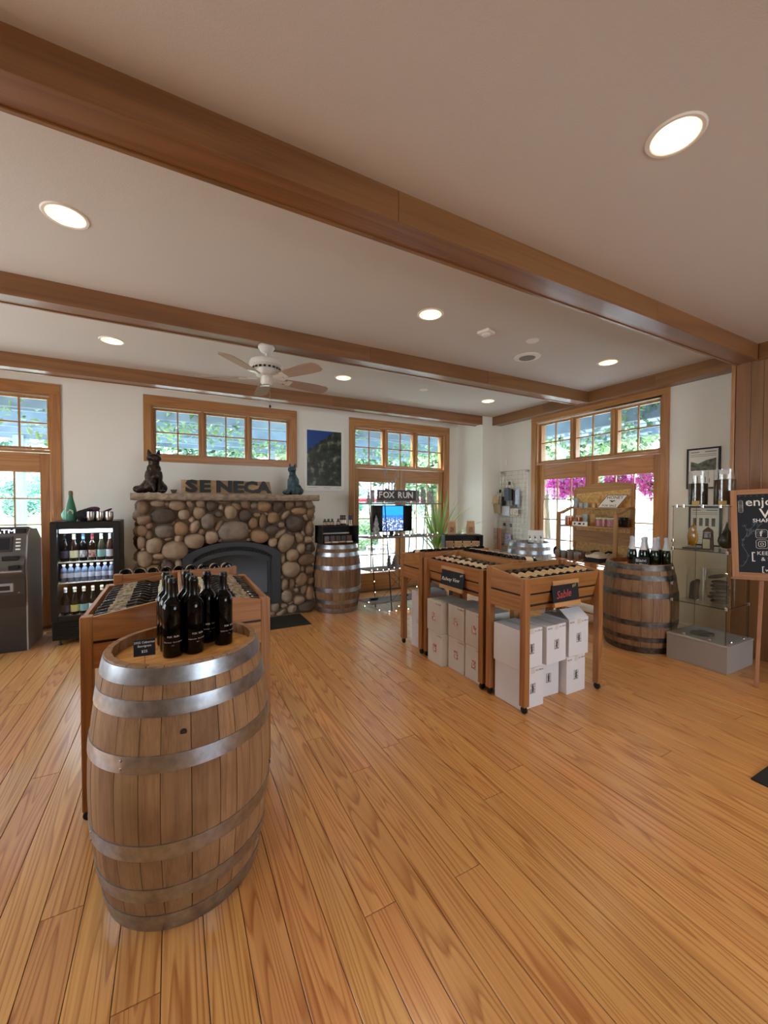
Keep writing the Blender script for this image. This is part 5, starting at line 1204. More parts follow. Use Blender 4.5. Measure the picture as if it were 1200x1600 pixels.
for i, (dx, dy) in enumerate(((-.18, .20), (-.12, .11), (-.06, .20))):
    solo('soap_bar', MB().box(-.03, .03, -.02, .02, 0, .03, .006), pmat('soap', '#C9A08C', .5), '%s wrapped soap bar from the left on the grey barrel' % ORD[i], 'soap', T(4.80+dx, 4.30+dy, .9155) @ Rz(-.7), 'soap bars on the grey barrel')
solo('price_tag', MB().box(-.04, .04, -.006, 0, 0, .06, .001), black, 'black price tag clipped to the rim of the grey barrel', 'price tag', T(4.645, 4.158, .915) @ Rz(-.75))

# ================================================================ HONEY SHELF (seat-like wooden display)
HX, BX, Y0, Y1 = 4.68, 5.06, 2.92, 3.72
hs = thing('display_bench', 'pale wooden tiered display bench with honey jars before the right doors', 'display shelf', None)
for y in (Y0, Y1): 
    part('front_post', MB().box(HX, HX+.035, y-.02, y+.02, 0, 1.42, .003), pine_z, hs)
    part('back_post', MB().box(BX-.035, BX, y-.022, y+.022, 0, 1.80 if y == Y0 else 1.74, .003), pine_z, hs)
    arm = MB(); pts = [(BX-.02, 1.50), (BX-.12, 1.49), (BX-.22, 1.45), (BX-.30, 1.425), (HX, 1.42)]
    for (xa, za), (xb, zb) in zip(pts[:-1], pts[1:]): arm.beam((xa, y, za), (xb, y, zb), .036, .028, .002)
    part('arm_rail', arm, pine_x, hs)
part('shelf_board', MB().box(4.86, BX-.03, Y0-.01, Y1+.01, 1.475, 1.492, .002), pine_y, hs)
part('shelf_board', MB().box(HX+.005, BX-.03, Y0-.01, Y1+.01, 1.24, 1.257, .002), pine_y, hs)
part('shelf_board', MB().box(HX-.1, BX-.03, Y0-.02, Y1+.02, .80, .818, .002), pine_y, hs)
for z in (.45, .15): part('shelf_board', MB().box(HX-.02, BX-.03, Y0+.04, Y1+.02, z, z+.018, .002), pine_y, hs)
for i in range(2): part('back_board', MB().box(BX-.045, BX-.03, Y0, Y1, 1.02+i*.08, 1.095+i*.08, .002), pine_y, hs)
part('crest_board', MB().prism([(Y0-.02, 1.735), (Y0-.02, 1.80), (Y0+.2, 1.825), (Y0+.45, 1.825), (Y1, 1.765), (Y1+.02, 1.70), (Y1+.02, 1.68)], BX-.03, BX-.01, Matrix(((0, 0, 1, 0), (1, 0, 0, 0), (0, 1, 0, 0), (0, 0, 0, 1)))), pine_y, hs)
part('back_panel', MB().box(BX-.028, BX-.02, Y0+.02, Y1-.02, .83, 1.74), osb, hs)
def hjar(r_, h_, mbody, mlid, mlab): 
    out = [('jar_body', MB().lathe([(0, 0), (r_*.9, 0), (r_, .006), (r_, h_*.78), (r_*.9, h_*.82), (0, h_*.82)], 18).mesh('jb', mbody))]
    out.append(('lid', MB().lathe([(r_*.95, h_*.81), (r_*.95, h_-.001), (r_*.9, h_), (0, h_)], 18).mesh('jl', mlid)))
    if mlab: out.append(('jar_label', MB().lathe([(r_+.0005, h_*.12), (r_+.0005, h_*.7)], 18, closed=True).mesh('jla', mlab)))
    return out
tinb = pmat('tin_blue', '#8DA0A8', .5, mottle=.6, mscale=50, col2='#C6CFD0'); wax = pmat('wax_tan', '#C69A60', .5, mottle=.6, mscale=50, col2='#E6CFA0'); amber = pmat('honey_amber', '#A8521C', .12, coat=.4); darkj = pmat('jam_dark', '#241820', .12, coat=.4); pinkj = pmat('jam_pink', '#B4787A', .2, coat=.3, mottle=.6, mscale=40, col2='#8A5050')
A_ = hjar(.033, .066, tinb, tinb, None); B_ = hjar(.028, .058, wax, wax, None)
def J(pr, y, z, x, lb, grp): put_bottle(pr, lb, T(x, y, z), grp, 'jar', 'jar')
za = 1.4925
for i, (y, z, lb) in enumerate(((3.63, za, 'left grey-blue tin on the top honey shelf'), (3.63, za+.067, 'grey-blue tin stacked on the left one of the top honey shelf'), (3.55, za, 'middle grey-blue tin on the top honey shelf'), (3.475, za, 'right grey-blue tin on the top honey shelf'))): J(A_, y, z, 4.93, lb, 'grey-blue tins on the honey bench')
for y, z, lb in ((3.36, za, 'left tan candle jar on the top honey shelf'), (3.285, za, 'right tan candle jar on the top honey shelf'), (3.325, za+.059, 'tan candle jar stacked on the pair of the top honey shelf')): J(B_, y, z, 4.93, lb, 'tan candle jars on the honey bench')
zb_ = 1.2575
J(hjar(.055, .13, amber, foil_cream, None), 3.60, zb_, 4.76, 'large amber honey jar at the left of the lower honey shelf', 'honey jars')
J(hjar(.052, .13, amber, foil_cream, None), 3.53, zb_, 4.88, 'amber honey jar behind the large one on the lower honey shelf', 'honey jars')
J(hjar(.036, .075, tinb, tinb, None), 3.42, zb_, 4.84, 'lower grey-blue tin in the stack on the lower honey shelf', 'grey-blue tins on the honey bench'); J(hjar(.036, .075, tinb, tinb, None), 3.42, zb_+.0755, 4.84, 'upper grey-blue tin in the stack on the lower honey shelf', 'grey-blue tins on the honey bench')
J(hjar(.034, .075, wax, wax, None), 3.325, zb_, 4.86, 'lower tan jar in the stack on the lower honey shelf', 'tan candle jars on the honey bench'); J(hjar(.034, .075, wax, wax, None), 3.325, zb_+.0755, 4.86, 'upper tan jar in the stack on the lower honey shelf', 'tan candle jars on the honey bench')
for i in range(3): J(hjar(.044, .115, pinkj, foil_cream, None), 3.20-i*.075, zb_, 4.80-.0*i, '%s pink jam jar from the left on the lower honey shelf' % ORD[i], 'pink jam jars on the honey bench')
for i in range(4): J(hjar(.040, .12, darkj, foil_black, None), 3.13-i*.062, zb_, 4.92, '%s dark jam jar from the left on the lower honey shelf' % ORD[i], 'dark jam jars on the honey bench')
# signs: HONEY board leans on the top shelf
s = thing('honey_sign', 'white board with a bee and the words HONEY FOR SALE on the top shelf', 'sign', T(4.895, 3.13, 1.4935) @ Rz(-PI/2) @ Rx(-.35))
part('board', MB().prism([(-.16, 0), (.10, 0), (.20, .17), (-.06, .17)], -.004, .004, Rx(PI/2)), paper, s)
e_ = MB()
for p_, q_ in (((-.16, 0), (.10, 0)), ((.10, 0), (.20, .17)), ((.20, .17), (-.06, .17)), ((-.06, .17), (-.16, 0))): e_.beam((p_[0], -.0045, p_[1]), (q_[0], -.0045, q_[1]), .003, .006)
part('border', e_, ink, s)
text('HONEY', .056, ink, s, T(.045, -.0045, .137) @ FACE_Y, ext=.0006, sx=1.1); text('FOR SALE', .040, ink, s, T(-.01, -.0045, .028) @ FACE_Y, ext=.0006, sx=1.1)
b_ = MB(); b_.ball((.02, -.005, .085), (.016, .002, .009), 10, 6); b_.ball((.0, -.005, .095), (.018, .001, .006), 10, 6); b_.ball((.042, -.005, .095), (.018, .001, .006), 10, 6); part('bee', b_, ink, s)
s = thing('price_strip', 'white strip of labels before the jars on the lower honey shelf', 'sign', T(4.69, 3.40, 1.2575) @ Rz(-PI/2) @ Rx(-.15))
part('strip', MB().box(-.11, .11, -.002, .002, 0, .055, .001), paper, s)
for dx, w_ in ((-.08, .02), (-.02, .04), (.05, .02)): part('mark', MB().box(dx, dx+w_, -.0028, -.002, .015, .04), ink, s)
# mugs and folded shirts on the wide lower shelf
mug = [('cup', MB().lathe([(0, .002), (.036, 0), (.04, .01), (.04, .10), (.037, .10), (.037, .012), (0, .008)], 18).mesh('mug', brush)), ('handle', MB().tube([(0, .038, .08), (0, .065, .075), (0, .068, .04), (0, .039, .025)], .005, 6).mesh('h', brush))]
for i in range(4): put_bottle(mug, '%s steel mug from the left on the lower board of the honey bench' % ORD[i], T(4.64, 3.68-i*.098, .8185), 'steel mugs on the honey bench', 'mug', 'mug')
for i in range(3): put_bottle(mug, '%s steel mug from the left in the rear row on the honey bench' % ORD[i], T(4.80, 3.62-i*.098, .8185), 'rear steel mugs on the honey bench', 'mug', 'mug')
def shirt(mat, M, lb, sz=(.15, .12)): 
    mb = MB(); N = 10
    rs = random.Random(len(lb))
    def zt(x, y): return .05+.012*math.sin(x*28+y*17)+.008*math.sin(y*40-x*11)
    for i in range(N+1):
        for j in range(N+1):
            u_, v_ = -1+2*i/N, -1+2*j/N; x, y = u_*sz[0], v_*sz[1]; e_ = max(abs(u_), abs(v_)); mb.v.append((x, y, zt(x, y)*(1-e_**6)+.006))
    for i in range(N):
        for j in range(N): a_ = i*(N+1)+j; mb.f.append([a_, a_+N+1, a_+N+2, a_+1])
    mb.smooth = True; return solo('folded_shirt', mb, mat, lb, 'shirt', M, 'folded shirts on the honey bench', smooth=True)
navy = pmat('navy_cloth', '#1B1D2A', .9); oat = pmat('oat_cloth', '#CFC6B8', .9); 
shirt(navy, T(4.73, 3.17, .8185) @ Rz(.1), 'dark navy folded shirt on the honey bench'); shirt(oat, T(4.75, 3.15, .868) @ Rz(-.12), 'oatmeal folded shirt with black ties on the navy one', (.14, .11))
solo('shirt_ties', MB().tube([(4.70, 3.24, .935), (4.74, 3.22, .945), (4.78, 3.18, .94)], .012, 8).tube([(4.72, 3.06, .935), (4.76, 3.05, .95), (4.79, 3.02, .94)], .012, 8), navy, 'black ties lying on the oatmeal shirt', 'ties')
solo('black_bag', MB().ball((4.74, 3.78, .89), (.07, .03, .07), 12, 8), navy, 'black rounded bag at the left end of the honey bench', 'bag')

# ================================================================ SPARKLING BOTTLES ON THE DARK-HOOPED BARREL
def champ(): 
    pf = [(0, .004), (.034, 0), (.043, .006), (.043, .13), (.039, .165), (.024, .215), (.018, .25), (.0155, .285), (.0185, .288), (.0185, .30), (0, .302)]
    o_ = [('glass', MB().lathe(pf, 22).mesh('cg', bottle_green, angle=60))]
    fz = [(rad_at(pf, z)+.0012, z) for z in (.185, .20, .215, .25, .285, .29, .30)]; fz = [(max(r_, .0165), z) for r_, z in fz]+[(.016, .318), (0, .32)]
    o_.append(('foil', MB().lathe(fz, 22, closed=True).mesh('cf', foil_white, angle=60))); return o_
cp = champ()
cs = [(4.40, 2.66), (4.49, 2.72), (4.42, 2.56), (4.47, 2.47), (4.55, 2.40), (4.52, 2.59), (4.60, 2.50)]
for i, (x, y) in enumerate(cs):
    x, y = 4.53+(x-4.52)*1.0+.03, 2.555+(y-2.60)-.045
    put_bottle(cp, ['leftmost front sparkling bottle on the dark-hooped barrel', 'sparkling bottle at the back left on the dark-hooped barrel', 'second front sparkling bottle on the dark-hooped barrel', 'third front sparkling bottle on the dark-hooped barrel', 'rightmost sparkling bottle on the dark-hooped barrel', 'sparkling bottle in the middle rear of the dark-hooped barrel', 'sparkling bottle at the right rear of the dark-hooped barrel'][i], T(x-.0, y, .8705), 'sparkling bottles on the dark-hooped barrel', 'bottle', 'sparkling_bottle')
s = thing('script_sign', 'black card with white script before the sparkling bottles', 'sign', T(4.37, 2.44, .8705) @ Rz(-1.05))
part('card', MB().box(-.075, .075, -.002, .002, 0, .115, .001), chalk, s)
text('Blanc', .046, chalk_w, s, T(0, -.003, .078) @ FACE_Y @ Rz(.06), ext=.0005); text('de Blanc', .036, chalk_w, s, T(0, -.003, .035) @ FACE_Y @ Rz(.06), ext=.0005)
part('foot', MB().box(-.03, .03, 0, .04, 0, .003), chalk, s)

# ================================================================ GLASS DISPLAY CASE
dc = thing('glass_display_case', 'tall glass display case on a grey plinth at the right', 'display case', T(4.41, 1.70, 0))
part('plinth', MB().box(0, .52, 0, .50, 0, .235, .003), plinth_m, dc); part('plinth_top', MB().box(-.004, .524, -.004, .504, .235, .255, .003), plinth_m, dc)
X0, X1, Ya, Yb_, Z0, Z1 = .04, .49, .03, .48, .256, 1.525; t_ = .004
for nm, bx in (('glass_panel', (X0, X1, Ya, Ya+t_, Z0, Z1)), ('glass_panel', (X0, X1, Yb_-t_, Yb_, Z0, Z1)), ('glass_panel', (X0, X0+t_, Ya+t_, Yb_-t_, Z0, Z1)), ('glass_panel', (X1-t_, X1, Ya+t_, Yb_-t_, Z0, Z1))):
    part(nm, MB().box(*bx), case_glass, dc)
edge = pmat('glass_edge', '#2A4238', .15, trans=.3)
for z in (.585, 1.10, 1.527):
    sh = part('glass_shelf', MB().box(X0+.006 if z < 1.5 else X0-.01, X1-.006 if z < 1.5 else X1+.01, Ya+.006 if z < 1.5 else Ya-.01, Yb_-.006 if z < 1.5 else Yb_+.01, z-.006, z), case_glass, dc)
    ed = MB(); a_, b_, c_, d_ = (X0, X1, Ya, Yb_) if z < 1.5 else (X0-.01, X1+.01, Ya-.01, Yb_+.01)
    ed.box(a_-.001, a_, c_, d_, z-.006, z); ed.box(a_, b_, c_-.001, c_, z-.006, z); part('shelf_edge', ed, edge, sh)
ed = MB()
for x, y in ((X0, Ya), (X1, Ya), (X0, Yb_), (X1, Yb_)): ed.box(x-.0015, x+.0015, y-.0015, y+.0015, Z0, Z1)
part('corner_edges', ed, edge, dc)
for x, y, z in [(X0, Ya, 1.10), (X0, Yb_, 1.10), (X0, Ya, .585), (X0, Yb_, .585), (X0, Ya, .90), (X0, Yb_, .90), (X1, Ya, 1.10), (X1, Ya, .585), (X0, Yb_, .75), (X0, Yb_, 1.18), (X0, Ya+.12, .262), (X0, Ya+.33, .262), (X0+.1, Ya, .262), (X0+.35, Ya, .262), (X0, Ya+.06, 1.525), (X0, Ya+.2, 1.525), (X0, Ya+.36, 1.525), (X0, Yb_-.03, 1.525)]:
    part('clamp', MB().box(x-.012, x+.014, y-.012, y+.012, z-.016, z+.016, .004), chrome, dc)
def on_case(x, y, z): return T(4.41+x, 1.70+y, z)
vg = glassmat('vase_glass', (.97, .98, .975), .06)
def cyl_vase(M, label, r_, h_, fill_h, name='glass_cylinder', fillm=None, cat='vase'):
    s = thing(name, label, cat, M)
    part('glass', MB().lathe([(0, .002), (r_, .002), (r_, h_), (r_-.004, h_), (r_-.004, .012), (0, .012)], 30), vg, s)
    if fillm: part('contents', MB().lathe([(0, .013), (r_-.005, .013), (r_-.005, fill_h), (r_*.6, fill_h+.006), (0, fill_h+.002)], 26), fillm, s)
    return s
soil1 = pmat('soil_brown', '#4A3828', .95, mottle=.7, mscale=25, col2='#2E2218', bump=.6, bscale=90); soil2 = pmat('soil_tan', '#5C4630', .95, mottle=.7, mscale=22, col2='#3A2C1E', bump=.6, bscale=90)
v1 = cyl_vase(on_case(.22, .35, 1.5275), 'left glass cylinder of dark soil on top of the glass case', .082, .345, .22, fillm=soil1)
v2 = cyl_vase(on_case(.24, .14, 1.5275), 'right glass cylinder of brown soil on top of the glass case', .086, .35, .25, fillm=soil2)
for o_, r_ in ((v1, .083), (v2, .087)):
    part('tag', MB().box(-.035, .035, -.001, .001, .30, .34, 0, Rz(-1.25) @ T(0, -r_-.002, 0)), pmat('tag_clear', '#B8B8B8', .4), o_); part('plaque', MB().box(-.03, .03, -.001, .001, .005, .05, 0, Rz(-1.35) @ T(0, -r_-.002, 0)), pmat('brass_plaque', '#B89A60', .5, .3), o_)
# amber glass sculpture, wooden obelisk, green drop
blob('glass_sculpture', [((0, 0, .10), (.018, .05, .085), None), ((0, .012, .16), (.014, .03, .07), Rx(.3)), ((0, -.02, .11), (.014, .02, .09), None)], [([(0, .0, .20), (0, -.012, .26)], [.012, .003])], pmat('amber_glass', '#C98A1E', .08, trans=.5, ior=1.4, coat=.5), on_case(.18, .37, 1.114), 'amber glass flame sculpture on the upper shelf of the case', 'sculpture', .006)
solo('sculpture_base', MB().box(-.05, .05, -.07, .07, 0, .012, .002), pmat('dark_base', '#3A322C', .4), 'dark flat base under the amber sculpture', 'base', on_case(.18, .37, 1.1005))
s = thing('award_obelisk', 'brown wooden obelisk award with two plates on the upper case shelf', 'award', on_case(.20, .25, 1.1005) @ Rz(-PI/2+.25))
mb = MB(); mb.v = [(-.045, -.03, 0), (.045, -.03, 0), (.045, .03, 0), (-.045, .03, 0), (-.035, -.022, .19), (.035, -.022, .19), (.035, .022, .19), (-.035, .022, .19), (0, 0, .225)]
mb.f = [(3, 2, 1, 0), (0, 1, 5, 4), (1, 2, 6, 5), (2, 3, 7, 6), (3, 0, 4, 7), (4, 5, 8), (5, 6, 8), (6, 7, 8), (7, 4, 8)]; part('body', mb, pmat('walnut', '#5A3A28', .4, mottle=.5, mscale=10, col2='#3E2619'), s)
part('plate', MB().box(-.025, .025, -.032, -.028, .12, .175), pmat('plate_blue', '#C8CCD6', .4, mottle=1, mscale=60, col2='#3A4668'), s); part('plate', MB().box(-.033, .02, -.036, -.030, .015, .105), pmat('plate_brass', '#CDC7A0', .4), s)
s = thing('glass_drop', 'dark green glass drop ornament on the upper case shelf', 'ornament', on_case(.19, .10, 1.1005))
part('drop', MB().lathe([(0, .025), (.03, .032), (.055, .06), (.065, .095), (.06, .13), (.038, .175), (.016, .215), (.009, .25), (.008, .275), (0, .28)], 28), pmat('green_glass_drop', '#1E2A1E', .05, trans=.4, coat=.5), s)
part('stand', MB().lathe([(0, 0), (.055, 0), (.05, .008), (.02, .02), (.02, .03)], 24), vg, s)
stone_d = pmat('slate_stone', '#3A3430', .8, mottle=.8, mscale=18, col2='#5A5048', bump=.5, bscale=30); stone_g = pmat('flat_grey_stone', '#66645C', .8, mottle=.7, mscale=16, col2='#46443E', bump=.5, bscale=30)
v3 = cyl_vase(on_case(.17, .34, .5855), 'glass cylinder holding dark broken rock on the lower case shelf', .068, .33, 0)
v4 = cyl_vase(on_case(.20, .145, .5855), 'wide glass bowl cylinder holding stacked flat stones on the lower case shelf', .115, .33, 0)
rs = random.Random(9)
for i, (x, y, z, w_, h_, a_) in enumerate(((.17, .365, .60, .04, .17, .05), (.165, .325, .60, .038, .19, -.06), (.195, .345, .60, .035, .20, .1))):
    mb = MB().box(-w_*.7, w_*.7, -w_/2, w_/2, 0, h_, .008); solo('rock_slab', mb, stone_d, ['tall dark rock slab at the left in the narrow glass cylinder', 'tall dark rock slab in front in the narrow glass cylinder', 'tall dark rock slab at the rear of the narrow glass cylinder'][i], 'rock', on_case(x, y, z) @ Rz(a_*5) @ Rx(a_), 'rock slabs in the glass case')
for i in range(6):
    solo('flat_stone', MB().ball((0, 0, .018), (.085-.004*i, .075+.01*(i % 2), .019), 16, 8), stone_g, '%s flat stone from the bottom of the stack in the wide glass cylinder' % ORD[i], 'stone', on_case(.20+rs.uniform(-.012, .012), .145+rs.uniform(-.012, .012), .5985+i*.037) @ Rz(i), 'flat stones in the glass case')
solo('flat_stone', MB().ball((0, 0, .03), (.085, .05, .02), 16, 8), stone_g, 'flat stone leaning on the top of the stack in the case', 'stone', on_case(.19, .16, .825) @ Rz(1.2) @ Ry(.3))
solo('rough_rock', MB().prism([(-.09, -.04), (0, -.06), (.08, -.02), (.09, .04), (.0, .06), (-.07, .03)], 0, .028, None).ball((0, 0, .03), (.05, .035, .018), 10, 6), stone_g, 'rough flat rock lying on the plinth inside the glass case', 'rock', on_case(.20, .28, .2555) @ Rz(1.9))

# ---- framed prints on the right wall above and behind the case
def frame(y0, y1, z0, z1, lb, kind):
    s = thing('framed_print', lb, 'picture', T(5.358, y1, z0) @ Rz(-PI/2)); W_, H_ = y1-y0, z1-z0; f = MB(); b_ = .018
    for q in ((0, W_, 0, b_), (0, W_, H_-b_, H_), (0, b_, b_, H_-b_), (W_-b_, W_, b_, H_-b_)): f.box(q[0], q[1], -.022, 0, q[2], q[3], .002)
    part('frame', f, black, s); part('sheet', MB().box(b_, W_-b_, -.010, -.004, b_, H_-b_), paper, s)
    m_ = MB()
    for zz, a_, c_ in ((.90, .12, .38), (.90, .55, .88)): m_.box(W_*a_, W_*c_, -.0108, -.010, H_*zz-.004, H_*zz+.004)
    for zz in (.80, .84): m_.box(W_*.12, W_*.88, -.0108, -.010, H_*zz-.002, H_*zz+.002)
    part('heading', m_, pmat('print_grey', '#6E6C6A', .8), s)
    if kind == 0:
        part('landscape', MB().prism([(W_*.12, H_*.45), (W_*.88, H_*.45), (W_*.88, H_*.74), (W_*.6, H_*.70), (W_*.35, H_*.62), (W_*.12, H_*.68)], .0102, .0108, Rx(PI/2)), pmat('print_hill', '#4A4F48', .8, mottle=.8, mscale=25, col2='#8A8C84'), s)
        q = MB()
        for i in range(5): q.box(W_*(.2+.12*i), W_*(.22+.12*i), -.0108, -.010, H_*.15, H_*(.25+.04*(i % 2)))
        part('figures', q, ink, s)
    else:
        for i in range(4): part('soil_column', MB().box(W_*(.14+.19*i), W_*(.25+.19*i), -.0108, -.010, H_*.50, H_*.70), pmat('print_col', '#6A6E72', .8, mottle=.8, mscale=40, col2='#3A3C3E'), s)
        q = MB()
        for i in range(4): q.box(W_*.14, W_*.8, -.0108, -.010, H_*(.15+.07*i), H_*(.155+.07*i))
        part('text_lines', q, pmat('print_grey', '#6E6C6A', .8), s)
frame(2.16, 2.485, 1.72, 2.186, 'upper black-framed print with a dark hill panorama on the right wall', 0)
frame(2.14, 2.455, 1.07, 1.52, 'lower black-framed print of soil columns behind the glass case', 1)

# ================================================================ CHALKBOARD EASEL (right edge)
EM = T(4.41, 1.675, 0) @ Rz(-PI/2+.33)
es_ = thing('chalkboard_easel', 'wooden easel with a chalkboard of white lettering at the right edge', 'easel', EM)
TL = math.radians(-9); BM = T(.0, .0, .90) @ Rx(TL) @ Ry(-.045)
ewood = wood('easel_wood', '#A9795A', '#875A3E', axis='Z', amt=.4, rough=.6)
for a_, b_, c_, d_ in ((0, .045, 0, .78), (.68, .725, 0, .78)): part('frame_rail', MB().box(a_, b_, -.012, .012, c_, d_, .003), ewood, es_, BM)
for c_, d_ in ((0, .045), (.735, .78)): part('frame_rail', MB().box(.045, .68, -.012, .012, c_, d_, .003), wood('easel_wood_x', '#A9795A', '#875A3E', axis='X', amt=.4, rough=.6), es_, BM)
part('blackboard', MB().box(.045, .68, -.004, .004, .045, .735), pmat('board_blue_black', '#10161F', .55, mottle=.5, mscale=5, col2='#18202C'), es_, BM)
part('ledge', MB().box(-.01, .735, -.045, -.012, -.02, .0, .003), ewood, es_, BM)
for xa, ya, xb, yb in ((.19, -.005, .17, -.13), (.56, -.005, .60, -.13), (.36, .03, .36, .45)):
    part('leg', MB().beam((xa, ya, .90 if ya < .02 else 1.3), (xb, yb, 0.002), .028, .02, .002, (0, 1, 0)), ewood, es_)
def ct(body, size, x, z, m=chalk_w, rot=0, **k): text(body, size, m, es_, BM @ T(x, -.0048, z) @ FACE_Y @ Rz(rot), 'chalk_lettering', .0004, 'LEFT', **k)
ct('enjoye', .105, .10, .665, bold=.0006); ct('V', .12, .19, .56, bold=.001); ct('SHARE IT', .045, .145, .50, bold=.0006)
ct('KEEP UP', .045, .165, .215); ct('& SEE', .045, .19, .165); ct('[', .09, .125, .19); ct('www.Fo', .036, .215, .072, bold=.0006); ct('[', .06, .19, .08)
def ring_(mb, x, z, w_, h_, t_, r_=.015):
    pts = []
    for cx_, cz_, a0 in ((w_/2-r_, h_/2-r_, 0), (-w_/2+r_, h_/2-r_, PI/2), (-w_/2+r_, -h_/2+r_, PI), (w_/2-r_, -h_/2+r_, 1.5*PI)):
        for k_ in range(5): a_ = a0+PI/2*k_/4; pts.append((x+cx_+r_*math.cos(a_), -.0055, z+cz_+r_*math.sin(a_)))
    pts.append(pts[0]); mb.tube(pts, t_, 4, False)
mk = MB()
for z in (.385, .295): ring_(mk, .20, z, .075, .075, .0013)
ring_(mk, .20, .295, .045, .045, .0018, .012); ring_(mk, .20, .295, .02, .02, .0018, .0099); mk.ball((.222, -.0055, .318), .0025, 6, 4)
for z in (.385, .295): ring_(mk, .265, z, .022, .018, .001, .008)
for i in range(6): ring_(mk, .07, .60+.012*i, .03, .05, .0008, .012)
part('chalk_marks', mk, chalk_w, es_, BM, kind='stuff'); ct('f', .07, .187, .385, bold=.0015)
vine = MB(); rs = random.Random(5)
for k_ in range(3):
    p_ = [(.09+.05*k_+.02*math.sin(i*1.3+k_), -.0055, .46-.045*i*(1 if k_ == 0 else .25)+(.0 if k_ == 0 else .02*math.cos(i))) for i in range(9)]; vine.tube(p_, .0009, 4)
    for i in range(12): q = rs.choice(p_); ring_(vine, q[0]+rs.uniform(-.012, .012), q[2]+rs.uniform(-.01, .01), .016, .012, .0006, .0055)
for i in range(16): vine.box(.06+i*.038, .07+i*.038, -.0055, -.0045, .722, .725)
part('chalk_vine', vine, pmat('chalk_dim', '#7C8894', .9), es_, BM, kind='stuff')

# ================================================================ OUTSIDE
gnd = solo('patio', MB().box(-30, 24, 6.46, 16, -.12, -.03).box(5.62, 40, -30, 6.46, -.12, -.03), pmat('patio_concrete', '#C9C6BE', .85, mottle=.4, mscale=1.5, col2='#B4B0A6'), 'pale sunlit concrete patio outside the doors', 'patio', None, None, 'structure')
grass = solo('lawn', MB().box(-120, 140, 16, 160, -.3, -.06).box(40, 140, -60, 16, -.3, -.06), pmat('grass', '#94A67E', .9, mottle=.8, mscale=.6, col2='#7A9470'), 'green lawn beyond the patio', 'lawn', None, None, 'stuff')
hill = MB(); rs = random.Random(1); N = 60
for i in range(N+1):
    x = -200+400*i/N; h = 5+2.5*math.sin(i*.35)+1.5*math.sin(i*.9+1)
    hill.v += [(x, 150, -.5), (x, 158, h*.8), (x, 175, h), (x, 190, -.5)]
for i in range(N):
    for j in range(3): a_ = i*4+j; hill.f.append([a_, a_+4, a_+5, a_+1])
hill.smooth = True
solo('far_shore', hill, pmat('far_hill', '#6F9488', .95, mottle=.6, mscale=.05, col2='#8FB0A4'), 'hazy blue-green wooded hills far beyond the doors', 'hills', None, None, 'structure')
perg = pmat('pergola_wood', '#73848F', .75, mottle=.7, mscale=3, col2='#566873'); perg_l = pmat('pergola_pale', '#98A4A8', .75, mottle=.5, mscale=3, col2='#7E8A90')
pg = thing('pergola', 'blue-grey timber pergola overgrown with vines outside the back windows', 'pergola', None)
for y, z, h_ in ((7.05, 2.95, .26), (7.65, 2.98, .2), (8.3, 2.95, .26), (9.0, 2.96, .24), (9.7, 2.95, .26), (10.15, 2.93, .3)):
    part('beam', MB().box(-6, 6.2, y-.04, y+.04, z-h_/2, z+h_/2, .004), perg, pg)
for i in range(20):
    x = -5.7+i*.62; part('rafter', MB().box(x-.03, x+.03, 6.6, 10.7, 3.08, 3.22, .004), perg_l, pg)
for i in range(14):
    y = 6.7+i*.3; part('lath', MB().box(-6, 6.2, y-.02, y+.02, 3.22, 3.26), perg, pg)
for x in (-5.5, -2.6, 2.2, 5.8): part('post', MB().box(x-.08, x+.08, 10.07, 10.23, -.03, 2.84, .008), perg_l, pg)
pg = thing('pergola', 'blue-grey timber pergola with hanging baskets outside the right-hand doors', 'pergola', None)
for x, z, h_ in ((6.3, 2.95, .26), (7.1, 2.98, .14), (7.9, 2.95, .24)):
    part('beam', MB().box(x-.04, x+.04, -4, 6.3, z-h_/2, z+h_/2, .004), perg, pg)
for i in range(16):
    y = -3.8+i*.62; part('rafter', MB().box(5.7, 8.4, y-.03, y+.03, 3.08, 3.22, .004), perg_l, pg)
for i in range(9):
    x = 5.8+i*.3; part('lath', MB().box(x-.02, x+.02, -4, 6.3, 3.22, 3.26), perg, pg)
for y in (-2, 1.0, 3.55, 6.2): part('post', MB().box(7.83, 7.97, y-.07, y+.07, -.03, 2.84, .008), perg_l, pg)
# climbing leaves
vl = pmat('vine_leaf', '#7C9C68', .5, mottle=.9, mscale=1.2, col2='#4C7048')
def leaf_cloud(rs, n, pos, size, mb=None):
    mb = mb or MB()
    for _ in range(n):
        p = Vector(pos(rs)); s_ = size*rs.uniform(.6, 1.3)
        M = Matrix.Translation(p) @ Matrix.Rotation(rs.uniform(0, 6.28), 4, 'Z') @ Matrix.Rotation(rs.uniform(-1.2, 1.2), 4, 'X') @ Matrix.Rotation(rs.uniform(-.6, .6), 4, 'Y')
        i = len(mb.v)
        for q in ((0, 0, 0), (.35*s_, .3*s_, .08*s_), (0, s_, 0), (-.35*s_, .3*s_, .08*s_)): mb.v.append(tuple(M @ Vector(q)))
        mb.f += [[i, i+1, i+2], [i, i+2, i+3]]
    return mb
def vpos(rs):
    while True:
        x = rs.uniform(-6, 6.2); y = rs.choice([7.15, 7.9, 8.65, 9.4, 10.15])+rs.gauss(0, .13)
        if noise.noise(Vector((x*.9, y*.9, 2))) > -.05: return (x, y, 3.0+rs.gauss(.06, .16)-(.35*rs.random()**3))
solo('climbing_vine', leaf_cloud(random.Random(2), 5200, vpos, .11), vl, 'leafy green vine trailing over the pergola beams', 'vine', None, None, 'stuff')
